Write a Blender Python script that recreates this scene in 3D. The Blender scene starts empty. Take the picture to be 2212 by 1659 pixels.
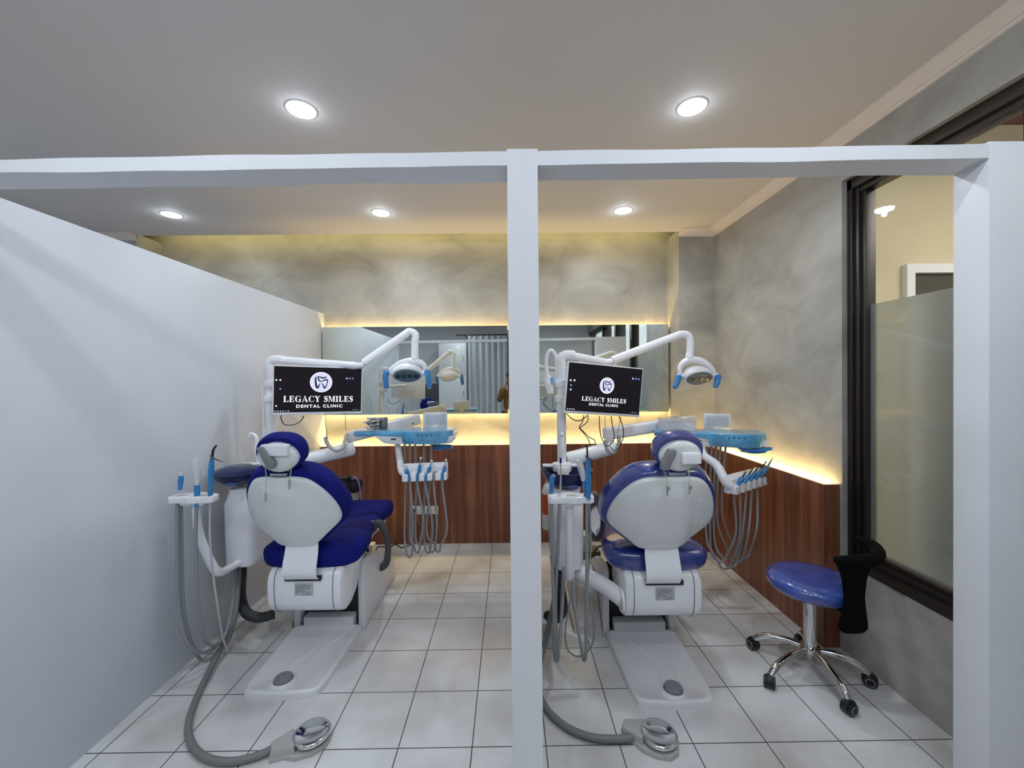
import bpy, bmesh, math, random
from mathutils import Vector as V, Matrix, noise
random.seed(7)
PI = math.pi
col = bpy.context.scene.collection
# ------------------------------------------------------------------ camera
F = 879.0; CX, CY = 1106.0, 829.5
YAW, PITCH, ROLL = .00753, -.00974, -.00979
CAM = V((0, 0, 1.6))
_f = V((math.sin(YAW)*math.cos(PITCH), math.cos(YAW)*math.cos(PITCH), math.sin(PITCH)))
_r0 = V((math.cos(YAW), -math.sin(YAW), 0)); _u0 = _r0.cross(_f)
_r = _r0*math.cos(ROLL) + _u0*math.sin(ROLL)
_u = -_r0*math.sin(ROLL) + _u0*math.cos(ROLL)
def ray(x, y): return _r*((x-CX)/F) + _u*((CY-y)/F) + _f
def A(x, y, Y):
    d = ray(x, y); return CAM + d*(Y/d.y)
def AZ(x, y, z):
    d = ray(x, y); return CAM + d*((z-1.6)/d.z)
def AX(x, y, X):
    d = ray(x, y); return CAM + d*(X/d.x)
cd = bpy.data.cameras.new('camera'); cam = bpy.data.objects.new('camera', cd); col.objects.link(cam)
cam.matrix_world = Matrix(((_r.x, _u.x, -_f.x, 0), (_r.y, _u.y, -_f.y, 0), (_r.z, _u.z, -_f.z, 1.6), (0, 0, 0, 1)))
cd.sensor_fit = 'HORIZONTAL'; cd.sensor_width = 36; cd.lens = 36*F/2212; cd.clip_start = .02; cd.clip_end = 100
bpy.context.scene.camera = cam
# ------------------------------------------------------------------ materials
def lin(c):
    return tuple(((v/255)/12.92 if v/255 <= .04045 else ((v/255+.055)/1.055)**2.4) for v in c) + (1,)
def mat(name, rgb=(200, 200, 200), rough=.5, metal=0, spec=.5, coat=0, alpha=1, trans=0, ior=1.45, emit=None, es=0, bump=0, bscale=40, var=0, vscale=4, coatr=.05, sss=0):
    m = bpy.data.materials.new(name); m.use_nodes = True
    nt = m.node_tree; b = nt.nodes['Principled BSDF']
    b.inputs['Base Color'].default_value = lin(rgb); b.inputs['Roughness'].default_value = rough
    b.inputs['Metallic'].default_value = metal; b.inputs['Specular IOR Level'].default_value = spec
    b.inputs['Coat Weight'].default_value = coat; b.inputs['Coat Roughness'].default_value = coatr
    b.inputs['Alpha'].default_value = alpha; b.inputs['Transmission Weight'].default_value = trans; b.inputs['IOR'].default_value = ior
    if emit: b.inputs['Emission Color'].default_value = lin(emit); b.inputs['Emission Strength'].default_value = es
    if bump or var:
        tc = nt.nodes.new('ShaderNodeTexCoord')
    if bump:
        n = nt.nodes.new('ShaderNodeTexNoise'); n.inputs['Scale'].default_value = bscale; n.inputs['Detail'].default_value = 4
        nt.links.new(tc.outputs['Object'], n.inputs['Vector'])
        bp = nt.nodes.new('ShaderNodeBump'); bp.inputs['Strength'].default_value = bump; bp.inputs['Distance'].default_value = .01
        nt.links.new(n.outputs['Fac'], bp.inputs['Height']); nt.links.new(bp.outputs['Normal'], b.inputs['Normal'])
        if coat: nt.links.new(bp.outputs['Normal'], b.inputs['Coat Normal'])
    if var:
        n = nt.nodes.new('ShaderNodeTexNoise'); n.inputs['Scale'].default_value = vscale; n.inputs['Detail'].default_value = 5
        nt.links.new(tc.outputs['Object'], n.inputs['Vector'])
        r = nt.nodes.new('ShaderNodeValToRGB'); c = lin(rgb)
        r.color_ramp.elements[0].position = .3; r.color_ramp.elements[1].position = .7
        r.color_ramp.elements[0].color = tuple(x*(1-var) for x in c[:3])+(1,); r.color_ramp.elements[1].color = tuple(min(1, x*(1+var)) for x in c[:3])+(1,)
        nt.links.new(n.outputs['Fac'], r.inputs['Fac']); nt.links.new(r.outputs['Color'], b.inputs['Base Color'])
    return m
M = {}
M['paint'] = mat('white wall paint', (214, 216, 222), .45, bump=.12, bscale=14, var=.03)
M['paint_dim'] = mat('white wall paint dimmed', (198, 203, 212), .45, bump=.12, bscale=14, var=.03)  # same white paint, darkened in colour to stand in for weaker light
M['ceiling'] = mat('ceiling paint', (208, 205, 204), .7)
M['cornice'] = mat('cornice plaster', (222, 212, 204), .6)
M['white'] = mat('white plastic', (240, 242, 248), .25, coat=.3)
M['cream'] = mat('light grey shell', (226, 229, 231), .28, coat=.35)
M['base'] = mat('base plate plastic', (224, 224, 228), .35, coat=.2)
M['cover'] = mat('navy fabric cover', (15, 22, 104), .85, spec=.15, bump=1.0, bscale=22, var=.25, vscale=9)
M['vinyl'] = mat('wrapped blue vinyl', (34, 50, 128), .3, coat=1, bump=.3, bscale=9, var=.15, vscale=6, coatr=.08)
M['stoolv'] = mat('plastic wrapped blue seat', (44, 68, 150), .3, coat=1, bump=.75, bscale=16, var=.2, vscale=8, coatr=.08)
M['hose'] = mat('grey hose rubber', (132, 136, 140), .5)
M['hoselt'] = mat('pale hose', (176, 176, 178), .45)
M['foot'] = mat('foot hose grey', (108, 111, 110), .55)
M['dgrey'] = mat('dark grey plastic', (66, 67, 70), .45)
M['mgrey'] = mat('mid grey plastic', (120, 121, 124), .4)
M['grey'] = mat('button grey', (122, 124, 132), .45)
M['black'] = mat('black plastic', (14, 14, 15), .5)
M['blackf'] = mat('black padded cover', (3, 3, 3), .95, spec=.15)
M['chrome'] = mat('chrome', (215, 215, 215), .08, metal=1)
M['steel'] = mat('brushed metal', (190, 190, 192), .3, metal=1)
M['film'] = mat('blue barrier film', (84, 162, 208), .22, coat=1, bump=.9, bscale=34, var=.3, vscale=11)
M['filmd'] = mat('blue wrapped grip', (30, 122, 190), .35, coat=.6, var=.25, vscale=30)
M['tip'] = mat('dark tip', (40, 42, 46), .4)
M['bowl'] = mat('dark blue glass bowl', (20, 27, 78), .14, spec=.35, coat=.15, alpha=.97)
M['clear'] = mat('clear plastic', (225, 228, 234), .1, coat=1, alpha=.42)
M['packet'] = mat('white paper packets', (232, 234, 240), .4, coat=.4, bump=.3, bscale=60)
M['mirror'] = mat('mirror glass', (216, 224, 222), .0, metal=1)
M['edge'] = mat('mirror edge', (24, 26, 26), .3)
M['screen'] = mat('screen', (6, 5, 7), .4, spec=.15, emit=(17, 14, 19), es=1.0)
M['scrw'] = mat('screen white', (20, 20, 20), .5, emit=(250, 250, 255), es=1.0)
M['scrl'] = mat('screen lavender', (20, 20, 20), .5, emit=(214, 218, 250), es=1.0)
M['scrd'] = mat('screen ink', (6, 8, 26), .5, emit=(10, 14, 38), es=.6)
M['scrb'] = mat('screen blue', (6, 8, 26), .5, emit=(120, 150, 225), es=1)
M['lens'] = mat('lamp lens', (92, 102, 114), .55)
M['lensd'] = mat('lamp emitter', (10, 14, 20), .3, coat=.2)
M['frame'] = mat('dark brown window frame', (24, 19, 17), .4)
M['led'] = mat('downlight diffuser', (255, 255, 255), .5, emit=(240, 247, 255), es=20)
M['curtain'] = mat('grey curtain fabric', (202, 205, 210), .85, bump=.2, bscale=30)
M['cab'] = mat('white gloss cabinet', (225, 228, 232), .15, coat=.5)
M['beige'] = mat('beige painted wall', (214, 200, 168), .8, var=.05, vscale=3)
M['redwood'] = mat('reddish wood ceiling', (92, 48, 36), .6, var=.2, vscale=8)
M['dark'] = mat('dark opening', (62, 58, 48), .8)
M['sticker'] = mat('silver label', (178, 182, 184), .4)
M['ink'] = mat('label ink', (70, 74, 78), .6)
M['cord'] = mat('pale green cord', (168, 206, 120), .6)
M['skin'] = mat('skin', (176, 124, 92), .5)
M['shirt'] = mat('brown shirt fabric', (112, 78, 36), .9, var=.2, vscale=10)
M['trouser'] = mat('dark trousers', (34, 34, 40), .9)
M['hair'] = mat('black hair', (18, 15, 14), .6)
M['orange'] = mat('orange label', (208, 84, 36), .4)
M['boxgreen'] = mat('green grey box', (128, 140, 124), .5)
M['boxbeige'] = mat('beige box', (182, 172, 152), .5)
M['purple'] = mat('lilac tube', (128, 124, 196), .3)
M['brown'] = mat('brown pick', (84, 44, 36), .4)
M['plate'] = mat('white socket plate', (226, 224, 214), .35)
M['utility'] = mat('utility cover plastic', (196, 190, 184), .45, var=.05)
M['pedal'] = mat('pedal base grey', (164, 165, 163), .45)
M['corr'] = mat('corrugated hose', (44, 46, 50), .5)

def nodes(name):
    m = bpy.data.materials.new(name); m.use_nodes = True; nt = m.node_tree
    return m, nt, nt.nodes['Principled BSDF'], (lambda t: nt.nodes.new('ShaderNode'+t)), (lambda a, b: nt.links.new(a, b))
# plaster
m, nt, b, N, L = nodes('polished cement plaster'); M['plaster'] = m
tc = N('TexCoord'); mp = N('Mapping'); mp.inputs['Rotation'].default_value = (.5, .6, .3); mp.inputs['Scale'].default_value = (1, 1, 1.5)
L(tc.outputs['Object'], mp.inputs['Vector'])
n1 = N('TexNoise'); n1.inputs['Scale'].default_value = 1.9; n1.inputs['Detail'].default_value = 8; n1.inputs['Roughness'].default_value = .6; n1.inputs['Distortion'].default_value = .55
L(mp.outputs['Vector'], n1.inputs['Vector'])
r = N('ValToRGB'); e = r.color_ramp.elements; e[0].position = .3; e[0].color = lin((134, 131, 124)); e[1].position = .74; e[1].color = lin((182, 180, 174))
L(n1.outputs['Fac'], r.inputs['Fac']); L(r.outputs['Color'], b.inputs['Base Color'])
n2 = N('TexNoise'); n2.inputs['Scale'].default_value = 3; n2.inputs['Detail'].default_value = 5; L(mp.outputs['Vector'], n2.inputs['Vector'])
mr = N('MapRange'); mr.inputs['To Min'].default_value = .28; mr.inputs['To Max'].default_value = .62; L(n2.outputs['Fac'], mr.inputs['Value']); L(mr.outputs['Result'], b.inputs['Roughness'])
bp = N('Bump'); bp.inputs['Strength'].default_value = .06; bp.inputs['Distance'].default_value = .01; L(n1.outputs['Fac'], bp.inputs['Height']); L(bp.outputs['Normal'], b.inputs['Normal'])
# wood
m, nt, b, N, L = nodes('vertical grain walnut laminate'); M['wood'] = m
tc = N('TexCoord'); mp = N('Mapping'); mp.inputs['Scale'].default_value = (24, 24, .7); L(tc.outputs['Object'], mp.inputs['Vector'])
n1 = N('TexNoise'); n1.inputs['Scale'].default_value = 1; n1.inputs['Detail'].default_value = 7; n1.inputs['Roughness'].default_value = .65; n1.inputs['Distortion'].default_value = .4
L(mp.outputs['Vector'], n1.inputs['Vector'])
r = N('ValToRGB'); e = r.color_ramp.elements; e[0].position = .3; e[0].color = lin((84, 42, 26)); e[1].position = .74; e[1].color = lin((160, 102, 70))
x = r.color_ramp.elements.new(.5); x.color = lin((118, 66, 43))
L(n1.outputs['Fac'], r.inputs['Fac']); L(r.outputs['Color'], b.inputs['Base Color']); b.inputs['Roughness'].default_value = .42
# tiles
m, nt, b, N, L = nodes('white floor tiles'); M['tile'] = m
tc = N('TexCoord'); sp = N('SeparateXYZ'); L(tc.outputs['Object'], sp.inputs[0])
def mth(op, a, bb=None, c=None):
    n = N('Math'); n.operation = op
    for i, v in enumerate((a, bb, c)):
        if v is None: continue
        if isinstance(v, (int, float)): n.inputs[i].default_value = v
        else: L(v, n.inputs[i])
    return n.outputs[0]
TL_ = .32248
def gd(o, off):
    u_ = mth('DIVIDE', mth('SUBTRACT', o, off - 100*TL_), TL_)
    fr = mth('FRACT', mth('ADD', u_, .5)); return mth('MULTIPLY', mth('ABSOLUTE', mth('SUBTRACT', fr, .5)), TL_)
dx = gd(sp.outputs[0], -1.78855); dy = gd(sp.outputs[1], 1.76134)
dd = mth('MINIMUM', dx, dy)
gr = mth('LESS_THAN', dd, .0025)
n1 = N('TexNoise'); n1.inputs['Scale'].default_value = 2.2; n1.inputs['Detail'].default_value = 6; L(tc.outputs['Object'], n1.inputs['Vector'])
r = N('ValToRGB'); e = r.color_ramp.elements; e[0].position = .3; e[0].color = lin((184, 180, 177)); e[1].position = .62; e[1].color = lin((217, 218, 221))
L(n1.outputs['Fac'], r.inputs['Fac'])
mx = N('Mix'); mx.data_type = 'RGBA'; L(gr, mx.inputs['Factor']); L(r.outputs['Color'], mx.inputs[6]); mx.inputs[7].default_value = lin((58, 56, 56))
L(mx.outputs[2], b.inputs['Base Color'])
rr = N('MapRange'); L(n1.outputs['Fac'], rr.inputs['Value']); rr.inputs['To Min'].default_value = .12; rr.inputs['To Max'].default_value = .26
L(mth('ADD', rr.outputs['Result'], mth('MULTIPLY', gr, .5)), b.inputs['Roughness'])
n3 = N('TexNoise'); n3.inputs['Scale'].default_value = 90; n3.inputs['Detail'].default_value = 2; L(tc.outputs['Object'], n3.inputs['Vector'])
bp = N('Bump'); bp.inputs['Strength'].default_value = .1; bp.inputs['Distance'].default_value = .004; L(n3.outputs['Fac'], bp.inputs['Height']); L(bp.outputs['Normal'], b.inputs['Normal'])
# window glass: clear with fresnel reflection
def glassmat(name, tint, fac, rough=0, base='T'):
    m = bpy.data.materials.new(name); m.use_nodes = True; nt = m.node_tree; nt.nodes.clear()
    o = nt.nodes.new('ShaderNodeOutputMaterial'); mx = nt.nodes.new('ShaderNodeMixShader'); g = nt.nodes.new('ShaderNodeBsdfGlossy'); g.inputs['Roughness'].default_value = rough
    lf = nt.nodes.new('ShaderNodeLayerWeight'); lf.inputs['Blend'].default_value = .5
    pw_ = nt.nodes.new('ShaderNodeMath'); pw_.operation = 'POWER'; pw_.inputs[1].default_value = 4.0; nt.links.new(lf.outputs['Facing'], pw_.inputs[0])
    lw = nt.nodes.new('ShaderNodeMath'); lw.operation = 'MULTIPLY_ADD'; lw.inputs[1].default_value = .9; lw.inputs[2].default_value = .05; nt.links.new(pw_.outputs[0], lw.inputs[0])
    t = nt.nodes.new('ShaderNodeBsdfTransparent'); t.inputs['Color'].default_value = tint
    nt.links.new(lw.outputs[0], mx.inputs[0]); nt.links.new(t.outputs[0], mx.inputs[1]); nt.links.new(g.outputs[0], mx.inputs[2]); nt.links.new(mx.outputs[0], o.inputs[0])
    return m
M['glass'] = glassmat('window glass', (.93, .95, .93, 1), 1.5)
m = bpy.data.materials.new('frosted film'); m.use_nodes = True; nt = m.node_tree; nt.nodes.clear(); M['frost'] = m
o = nt.nodes.new('ShaderNodeOutputMaterial'); mx = nt.nodes.new('ShaderNodeMixShader'); t = nt.nodes.new('ShaderNodeBsdfRefraction'); d = nt.nodes.new('ShaderNodeBsdfDiffuse')
t.inputs['Color'].default_value = (.62, .65, .62, 1); t.inputs['Roughness'].default_value = .9; t.inputs['IOR'].default_value = 1.1; d.inputs['Color'].default_value = (.42, .44, .42, 1)
mx.inputs[0].default_value = .38; nt.links.new(t.outputs[0], mx.inputs[1]); nt.links.new(d.outputs[0], mx.inputs[2]); nt.links.new(mx.outputs[0], o.inputs[0])
# ------------------------------------------------------------------ mesh builder
def sm(pts, n=6, closed=False):
    P = [V(p) for p in pts]
    if len(P) < 3: return P
    out = []; k = len(P)
    rng = range(k) if closed else range(k-1)
    for i in rng:
        if closed: a, b_, c, d_ = P[i-1], P[i], P[(i+1) % k], P[(i+2) % k]
        else: a, b_, c, d_ = P[max(i-1, 0)], P[i], P[i+1], P[min(i+2, k-1)]
        for j in range(n):
            t_ = j/n
            out.append(.5*((2*b_) + (-a+c)*t_ + (2*a-5*b_+4*c-d_)*t_*t_ + (-a+3*b_-3*c+d_)*t_**3))
    if not closed: out.append(P[-1])
    return out
class MB:
    def __init__(s): s.v = []; s.f = []
    def add(s, vs, fs):
        o = len(s.v); s.v += [V(x) for x in vs]; s.f += [tuple(i+o for i in f) for f in fs]; return s
    def bm(s, b, mtx=None):
        b.verts.ensure_lookup_table(); b.verts.index_update()
        vs = [(mtx @ x.co if mtx else x.co.copy()) for x in b.verts]
        s.add(vs, [tuple(w.index for w in f.verts) for f in b.faces]); b.free(); return s
    def box(s, c, size, fr=None, bev=0, seg=2):
        b = bmesh.new(); bmesh.ops.create_cube(b, size=1)
        for x in b.verts: x.co = V((x.co.x*size[0], x.co.y*size[1], x.co.z*size[2]))
        if bev: bmesh.ops.bevel(b, geom=b.edges[:], offset=min(bev, min(size)*.49), segments=seg, affect='EDGES', profile=.5)
        m_ = Matrix.Translation(V(c))
        if fr: m_ = m_ @ Matrix((tuple(fr[i][0] for i in range(3)), tuple(fr[i][1] for i in range(3)), tuple(fr[i][2] for i in range(3)))).to_4x4()
        return s.bm(b, m_)
    def tube(s, pts, r, n=10, smooth=6, ell=1, closed=False, upv=None):
        P = sm(pts, smooth, closed) if smooth > 1 else [V(p) for p in pts]
        k = len(P)
        if isinstance(r, (list, tuple)):
            R_ = [r[min(int(i/(k-1)*(len(r)-1)), len(r)-2)]*(1-(i/(k-1)*(len(r)-1)-min(int(i/(k-1)*(len(r)-1)), len(r)-2))) + r[min(int(i/(k-1)*(len(r)-1)), len(r)-2)+1]*(i/(k-1)*(len(r)-1)-min(int(i/(k-1)*(len(r)-1)), len(r)-2)) for i in range(k)]
        else: R_ = [r]*k
        vs = []; nrm = None
        for i in range(k):
            t_ = (P[(i+1) % k if closed else min(i+1, k-1)] - P[(i-1) if (closed or i) else 0])
            if t_.length < 1e-9: t_ = V((0, 0, 1))
            t_.normalize()
            if nrm is None:
                a = V(upv) if upv else (V((0, 0, 1)) if abs(t_.z) < .9 else V((0, 1, 0)))
                nrm = (a - t_*a.dot(t_)).normalized()
            else:
                nrm = nrm - t_*nrm.dot(t_)
                nrm = nrm.normalized() if nrm.length > 1e-6 else t_.orthogonal().normalized()
            bn = t_.cross(nrm)
            for j in range(n):
                a = 2*PI*j/n; vs.append(P[i] + nrm*(math.cos(a)*R_[i]) + bn*(math.sin(a)*R_[i]*ell))
        fs = []
        for i in range(k if closed else k-1):
            for j in range(n):
                a, b_ = i*n+j, i*n+(j+1) % n; c, d_ = ((i+1) % k)*n+(j+1) % n, ((i+1) % k)*n+j
                fs.append((a, b_, c, d_))
        if not closed:
            fs.append(tuple(range(n))[::-1]); fs.append(tuple((k-1)*n+j for j in range(n)))
        return s.add(vs, fs)
    def lathe(s, prof, c, ax=(0, 0, 1), n=28, sx=1, sy=1, refv=None):
        ax = V(ax).normalized(); rf = V(refv) if refv else (V((1, 0, 0)) if abs(ax.x) < .9 else V((0, 1, 0)))
        e1 = (rf - ax*rf.dot(ax)).normalized(); e2 = ax.cross(e1); c = V(c); vs = []; fs = []
        for (r_, z_) in prof:
            for j in range(n):
                a = 2*PI*j/n; vs.append(c + ax*z_ + e1*(math.cos(a)*r_*sx) + e2*(math.sin(a)*r_*sy))
        for i in range(len(prof)-1):
            for j in range(n): fs.append((i*n+j, i*n+(j+1) % n, (i+1)*n+(j+1) % n, (i+1)*n+j))
        if prof[0][0] > 1e-6: fs.append(tuple(range(n))[::-1])
        if prof[-1][0] > 1e-6: fs.append(tuple((len(prof)-1)*n+j for j in range(n)))
        return s.add(vs, fs)
    def prism(s, poly, o, ex, ey, ez, d, bev=0):
        o, ex, ey, ez = V(o), V(ex), V(ey), V(ez)
        b = bmesh.new(); lo = [b.verts.new(o+ex*p[0]+ey*p[1]) for p in poly]; hi = [b.verts.new(o+ex*p[0]+ey*p[1]+ez*d) for p in poly]
        k = len(poly); b.faces.new(lo[::-1]); b.faces.new(hi)
        for i in range(k): b.faces.new((lo[i], lo[(i+1) % k], hi[(i+1) % k], hi[i]))
        bmesh.ops.recalc_face_normals(b, faces=b.faces[:])
        if bev: bmesh.ops.bevel(b, geom=b.edges[:], offset=bev, segments=2, affect='EDGES', profile=.5, clamp_overlap=True)
        return s.bm(b)
    def puff(s, outline, layers, fn, cen=(0, 0)):
        # outline: 2-D loop; layers: (scale, depth); fn(u, v, d) -> point
        k = len(outline); vs = []; fs = []
        for (sc, d) in layers:
            for p in outline:
                vs.append(fn(cen[0]+(p[0]-cen[0])*sc, cen[1]+(p[1]-cen[1])*sc, d))
        for i in range(len(layers)-1):
            for j in range(k): fs.append((i*k+j, i*k+(j+1) % k, (i+1)*k+(j+1) % k, (i+1)*k+j))
        fs.append(tuple(range(k))[::-1]); fs.append(tuple((len(layers)-1)*k+j for j in range(k)))
        return s.add(vs, fs)
    def loft(s, rings, cap=True):
        k = len(rings[0]); vs = [p for r_ in rings for p in r_]; fs = []
        for i in range(len(rings)-1):
            for j in range(k): fs.append((i*k+j, i*k+(j+1) % k, (i+1)*k+(j+1) % k, (i+1)*k+j))
        if cap: fs.append(tuple(range(k))[::-1]); fs.append(tuple((len(rings)-1)*k+j for j in range(k)))
        return s.add(vs, fs)
    def ribbon(s, path, w, t, side=(1, 0, 0), n=6):
        P = sm(path, n); side = V(side).normalized(); rings = []
        for i, p in enumerate(P):
            tg = (P[min(i+1, len(P)-1)] - P[max(i-1, 0)]).normalized(); nr = tg.cross(side).normalized()
            ww = w if not callable(w) else w(i/(len(P)-1))
            rings.append([p+side*ww/2+nr*t/2, p-side*ww/2+nr*t/2, p-side*ww/2-nr*t/2, p+side*ww/2-nr*t/2])
        return s.loft(rings)
def pxprism(pts, Y, depth, bev=0):
    P_ = [A(x, y, Y) for (x, y) in pts]; o = P_[0]
    return MB().prism([(p.x-o.x, p.z-o.z) for p in P_], o, (1, 0, 0), (0, 0, 1), (0, 1, 0), depth, bev)
def WL(o):
    p = V((0, 0, 0))
    while o: p = p + o.location; o = o.parent
    return p
def obj(name, mb, m, parent=None, label=None, kind=None, sharp=38):
    me = bpy.data.meshes.new(name); off = WL(parent) if parent else V((0, 0, 0))
    me.from_pydata([tuple(p-off) for p in mb.v], [], mb.f); me.validate()
    b = bmesh.new(); b.from_mesh(me); bmesh.ops.recalc_face_normals(b, faces=b.faces[:]); b.to_mesh(me); b.free()
    me.polygons.foreach_set('use_smooth', [True]*len(me.polygons)); me.set_sharp_from_angle(angle=math.radians(sharp))
    me.materials.append(M[m] if isinstance(m, str) else m)
    o = bpy.data.objects.new(name, me); col.objects.link(o)
    if parent: o.parent = parent
    if label: o['label'] = label
    if kind: o['kind'] = kind
    return o
def tag(o, label, cat, group=None):
    o['label'] = label; o['category'] = cat
    if group: o['group'] = group
    return o
def thing(name, label, cat, loc, group=None):
    o = bpy.data.objects.new(name, None); col.objects.link(o); o.location = V(loc); o.empty_display_size = .1
    return tag(o, label, cat, group)
def struct(name, mb, m, parent=None): return obj(name, mb, m, parent, kind=None if parent else 'structure')
def B(*boxes):
    mb = MB()
    for (x0, x1, y0, y1, z0, z1) in boxes: mb.box(((x0+x1)/2, (y0+y1)/2, (z0+z1)/2), (x1-x0, y1-y0, z1-z0))
    return mb
def copytree(o, loc):
    c = o.copy(); col.objects.link(c); c.location = V(loc)
    for ch in list(o.children):
        d = ch.copy(); col.objects.link(d); d.parent = c
    return c
# ------------------------------------------------------------------ room shell
XL, XR, YB, YR, ZC = -3.9, 1.945, 4.115, -1.9, 2.985
PT = 2.285
struct('floor', B((XL-.1, 5.2, YR-.1, YB+.1, -.06, 0)), 'tile')
struct('ceiling', B((XL-.1, XR+.02, YR-.1, 3.85, ZC, ZC+.04), (XL-.1, XR+.15, 3.81, YB+.1, 3.2, 3.24), (XL-.1, XR+.15, 3.81, 3.85, ZC+.03, 3.22)), 'ceiling')
struct('wall_back', B((XL-.1, XR+.12, YB, YB+.1, 0, 3.24), (1.61, XR+.01, 3.83, YB+.01, 0, 3.0), (XL-.05, -3.46, 3.83, YB+.01, 0, 3.0)), 'plaster')
Y0 = 2.361
struct('wall_right', B((XR, XR+.12, Y0, YB+.1, 0, 3.24), (XR, XR+.12, YR-.1, Y0, 0, .50), (XR, XR+.12, YR-.1, Y0, 2.735, 3.02)), 'plaster')
struct('wall_left', B((XL-.1, XL, YR-.1, YB+.1, 0, 3.24)), 'paint')
struct('wall_rear', B((XL-.1, XR+.1, YR-.1, YR, 0, 3.02)), 'paint')
# cornices (stepped profile)
prof = [(0, 0), (.085, 0), (.085, -.006), (.074, -.009), (.07, -.014), (.062, -.016), (.058, -.021), (.03, -.034), (.026, -.039), (.016, -.041), (.012, -.05), (0, -.052)]
t1 = MB().prism([(-p[0], p[1]) for p in prof], (XR, YR, ZC), (1, 0, 0), (0, 0, 1), (0, 1, 0), 3.83-YR)
struct('trim_1', t1, 'cornice')
struct('trim_2', MB().prism([(-p[0], p[1]) for p in prof], (1.61, 3.83, ZC), (0, 1, 0), (0, 0, 1), (1, 0, 0), XR-1.61), 'cornice')
struct('trim_3', MB().prism([(p[0], p[1]) for p in prof], (XL, YR, ZC), (1, 0, 0), (0, 0, 1), (0, 1, 0), 3.83-YR), 'cornice')
struct('trim_4', MB().prism([(-p[0], p[1]) for p in prof], (XL, 3.83, ZC), (0, 1, 0), (0, 0, 1), (1, 0, 0), .44), 'cornice')
# partitions and front frame
def wavy(mb, amp=.0016):
    for i, p in enumerate(mb.v): mb.v[i] = p
    return mb
def bmbox(x0, x1, y0, y1, z0, z1, nx=1, amp=0):
    """box with slightly uneven hand-plastered long edges"""
    mb = MB(); rings = []
    for i in range(nx+1):
        x = x0+(x1-x0)*i/nx
        w = lambda k: amp*noise.noise(V((x*3+k*7, k, 0)))
        tz = .0095*x-.003
        rings.append([V((x, y0, z0+w(1)+tz)), V((x, y1, z0+w(2)+tz)), V((x, y1, z1+w(3)+tz)), V((x, y0, z1+w(4)+tz))])
    return mb.loft(rings)
struct('partition_left', MB().box((-1.9, (1.22+YB)/2, PT/2), (.1, YB-1.22, PT), bev=.003), 'paint_dim')
struct('partition_middle', MB().box((.046, (1.321+YB)/2, PT/2), (.092, YB-1.321, PT), bev=.003), 'paint')
pm = MB(); rr_ = []
for i in range(41):
    z = (PT+.004)*i/40; w = lambda k: .0012*noise.noise(V((z*4, k*9, 0)))
    rr_.append([V((.001+w(1), 1.22, z)), V((.092+w(2), 1.22, z)), V((.092+w(3), 1.32, z)), V((.001+w(4), 1.32, z))])
struct('partition_post', pm.loft(rr_), 'paint')
struct('partition_beam', bmbox(-1.85, .001, 1.22, 1.32, 2.243, PT, 60, .006), 'paint')
struct('partition_beam', bmbox(.092, 1.452, 1.22, 1.32, 2.243, PT, 50, .005), 'paint')
struct('partition_right', MB().box(((1.452+XR)/2, 1.27, (PT+.02)/2), (XR-1.452, .1, PT+.02), bev=.003), 'paint')
# wood wainscot, standing off the wall
WT = .965
wd = B((-1.848, -.0015, 3.985, 4.0, 0, WT), (.0935, 1.53, 3.985, 4.0, 0, WT), (1.53, 1.545, 3.73, 4.0, 0, WT), (1.53, 1.845, 3.715, 3.73, 0, WT), (1.845, 1.86, 2.375, 3.73, 0, WT), (1.861, 1.942, 2.376, 2.391, 0, WT))
w1 = struct('trim_5', wd, 'wood')
# mirrors
for i, (a, b_) in enumerate(((-1.842, -.012), (.105, 1.592))):
    root = thing('wall_mirror', 'long frameless backlit mirror behind the left dental chair' if i == 0 else 'long frameless backlit mirror behind the right dental chair', 'mirror', ((a+b_)/2, 4.05, 1.27))
    obj('mirror_glass', MB().box(((a+b_)/2, 4.043, 1.705), (b_-a, .004, .87)), 'mirror', root)
    obj('backing', MB().box(((a+b_)/2, 4.052, 1.705), (b_-a, .014, .868)), 'edge', root)
    obj('backing_spacer', MB().box(((a+b_)/2, 4.083, 1.705), (b_-a-.1, .05, .76)), 'edge', root)
# window in the right wall
wr = MB(); XF = 1.974
def fbar(y0, y1, z0, z1, x0=XF, x1=XF+.09): wr.box(((x0+x1)/2, (y0+y1)/2, (z0+z1)/2), (x1-x0, abs(y1-y0), z1-z0), bev=.003)
fbar(Y0-.035, Y0, .5, 2.735); fbar(Y0-.065, Y0-.03, .56, 2.68, XF+.015); fbar(Y0-.09, Y0-.06, .60, 2.65, XF+.03)
fbar(YR, Y0, 2.675, 2.735); fbar(YR, Y0, 2.645, 2.68, XF+.02)
fbar(YR, Y0, .5, .55); fbar(YR, Y0, .54, .585, XF+.02); fbar(YR, Y0, .58, .61, XF+.035)
for yy in (1.50, .55, -.45): fbar(yy-.05, yy+.05, .5, 2.7)
wn = struct('window_1', wr, 'frame')
struct('window_pane', MB().add([(2.03, YR, .58), (2.03, Y0-.05, .58), (2.03, Y0-.05, 2.68), (2.03, YR, 2.68)], [(0, 1, 2, 3)]), 'glass', wn)
struct('frosted_film', MB().add([(2.033, YR, .58), (2.033, Y0-.05, .58), (2.033, Y0-.05, 2.003), (2.033, YR, 2.003)], [(0, 1, 2, 3)]), 'frost', wn)
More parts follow.
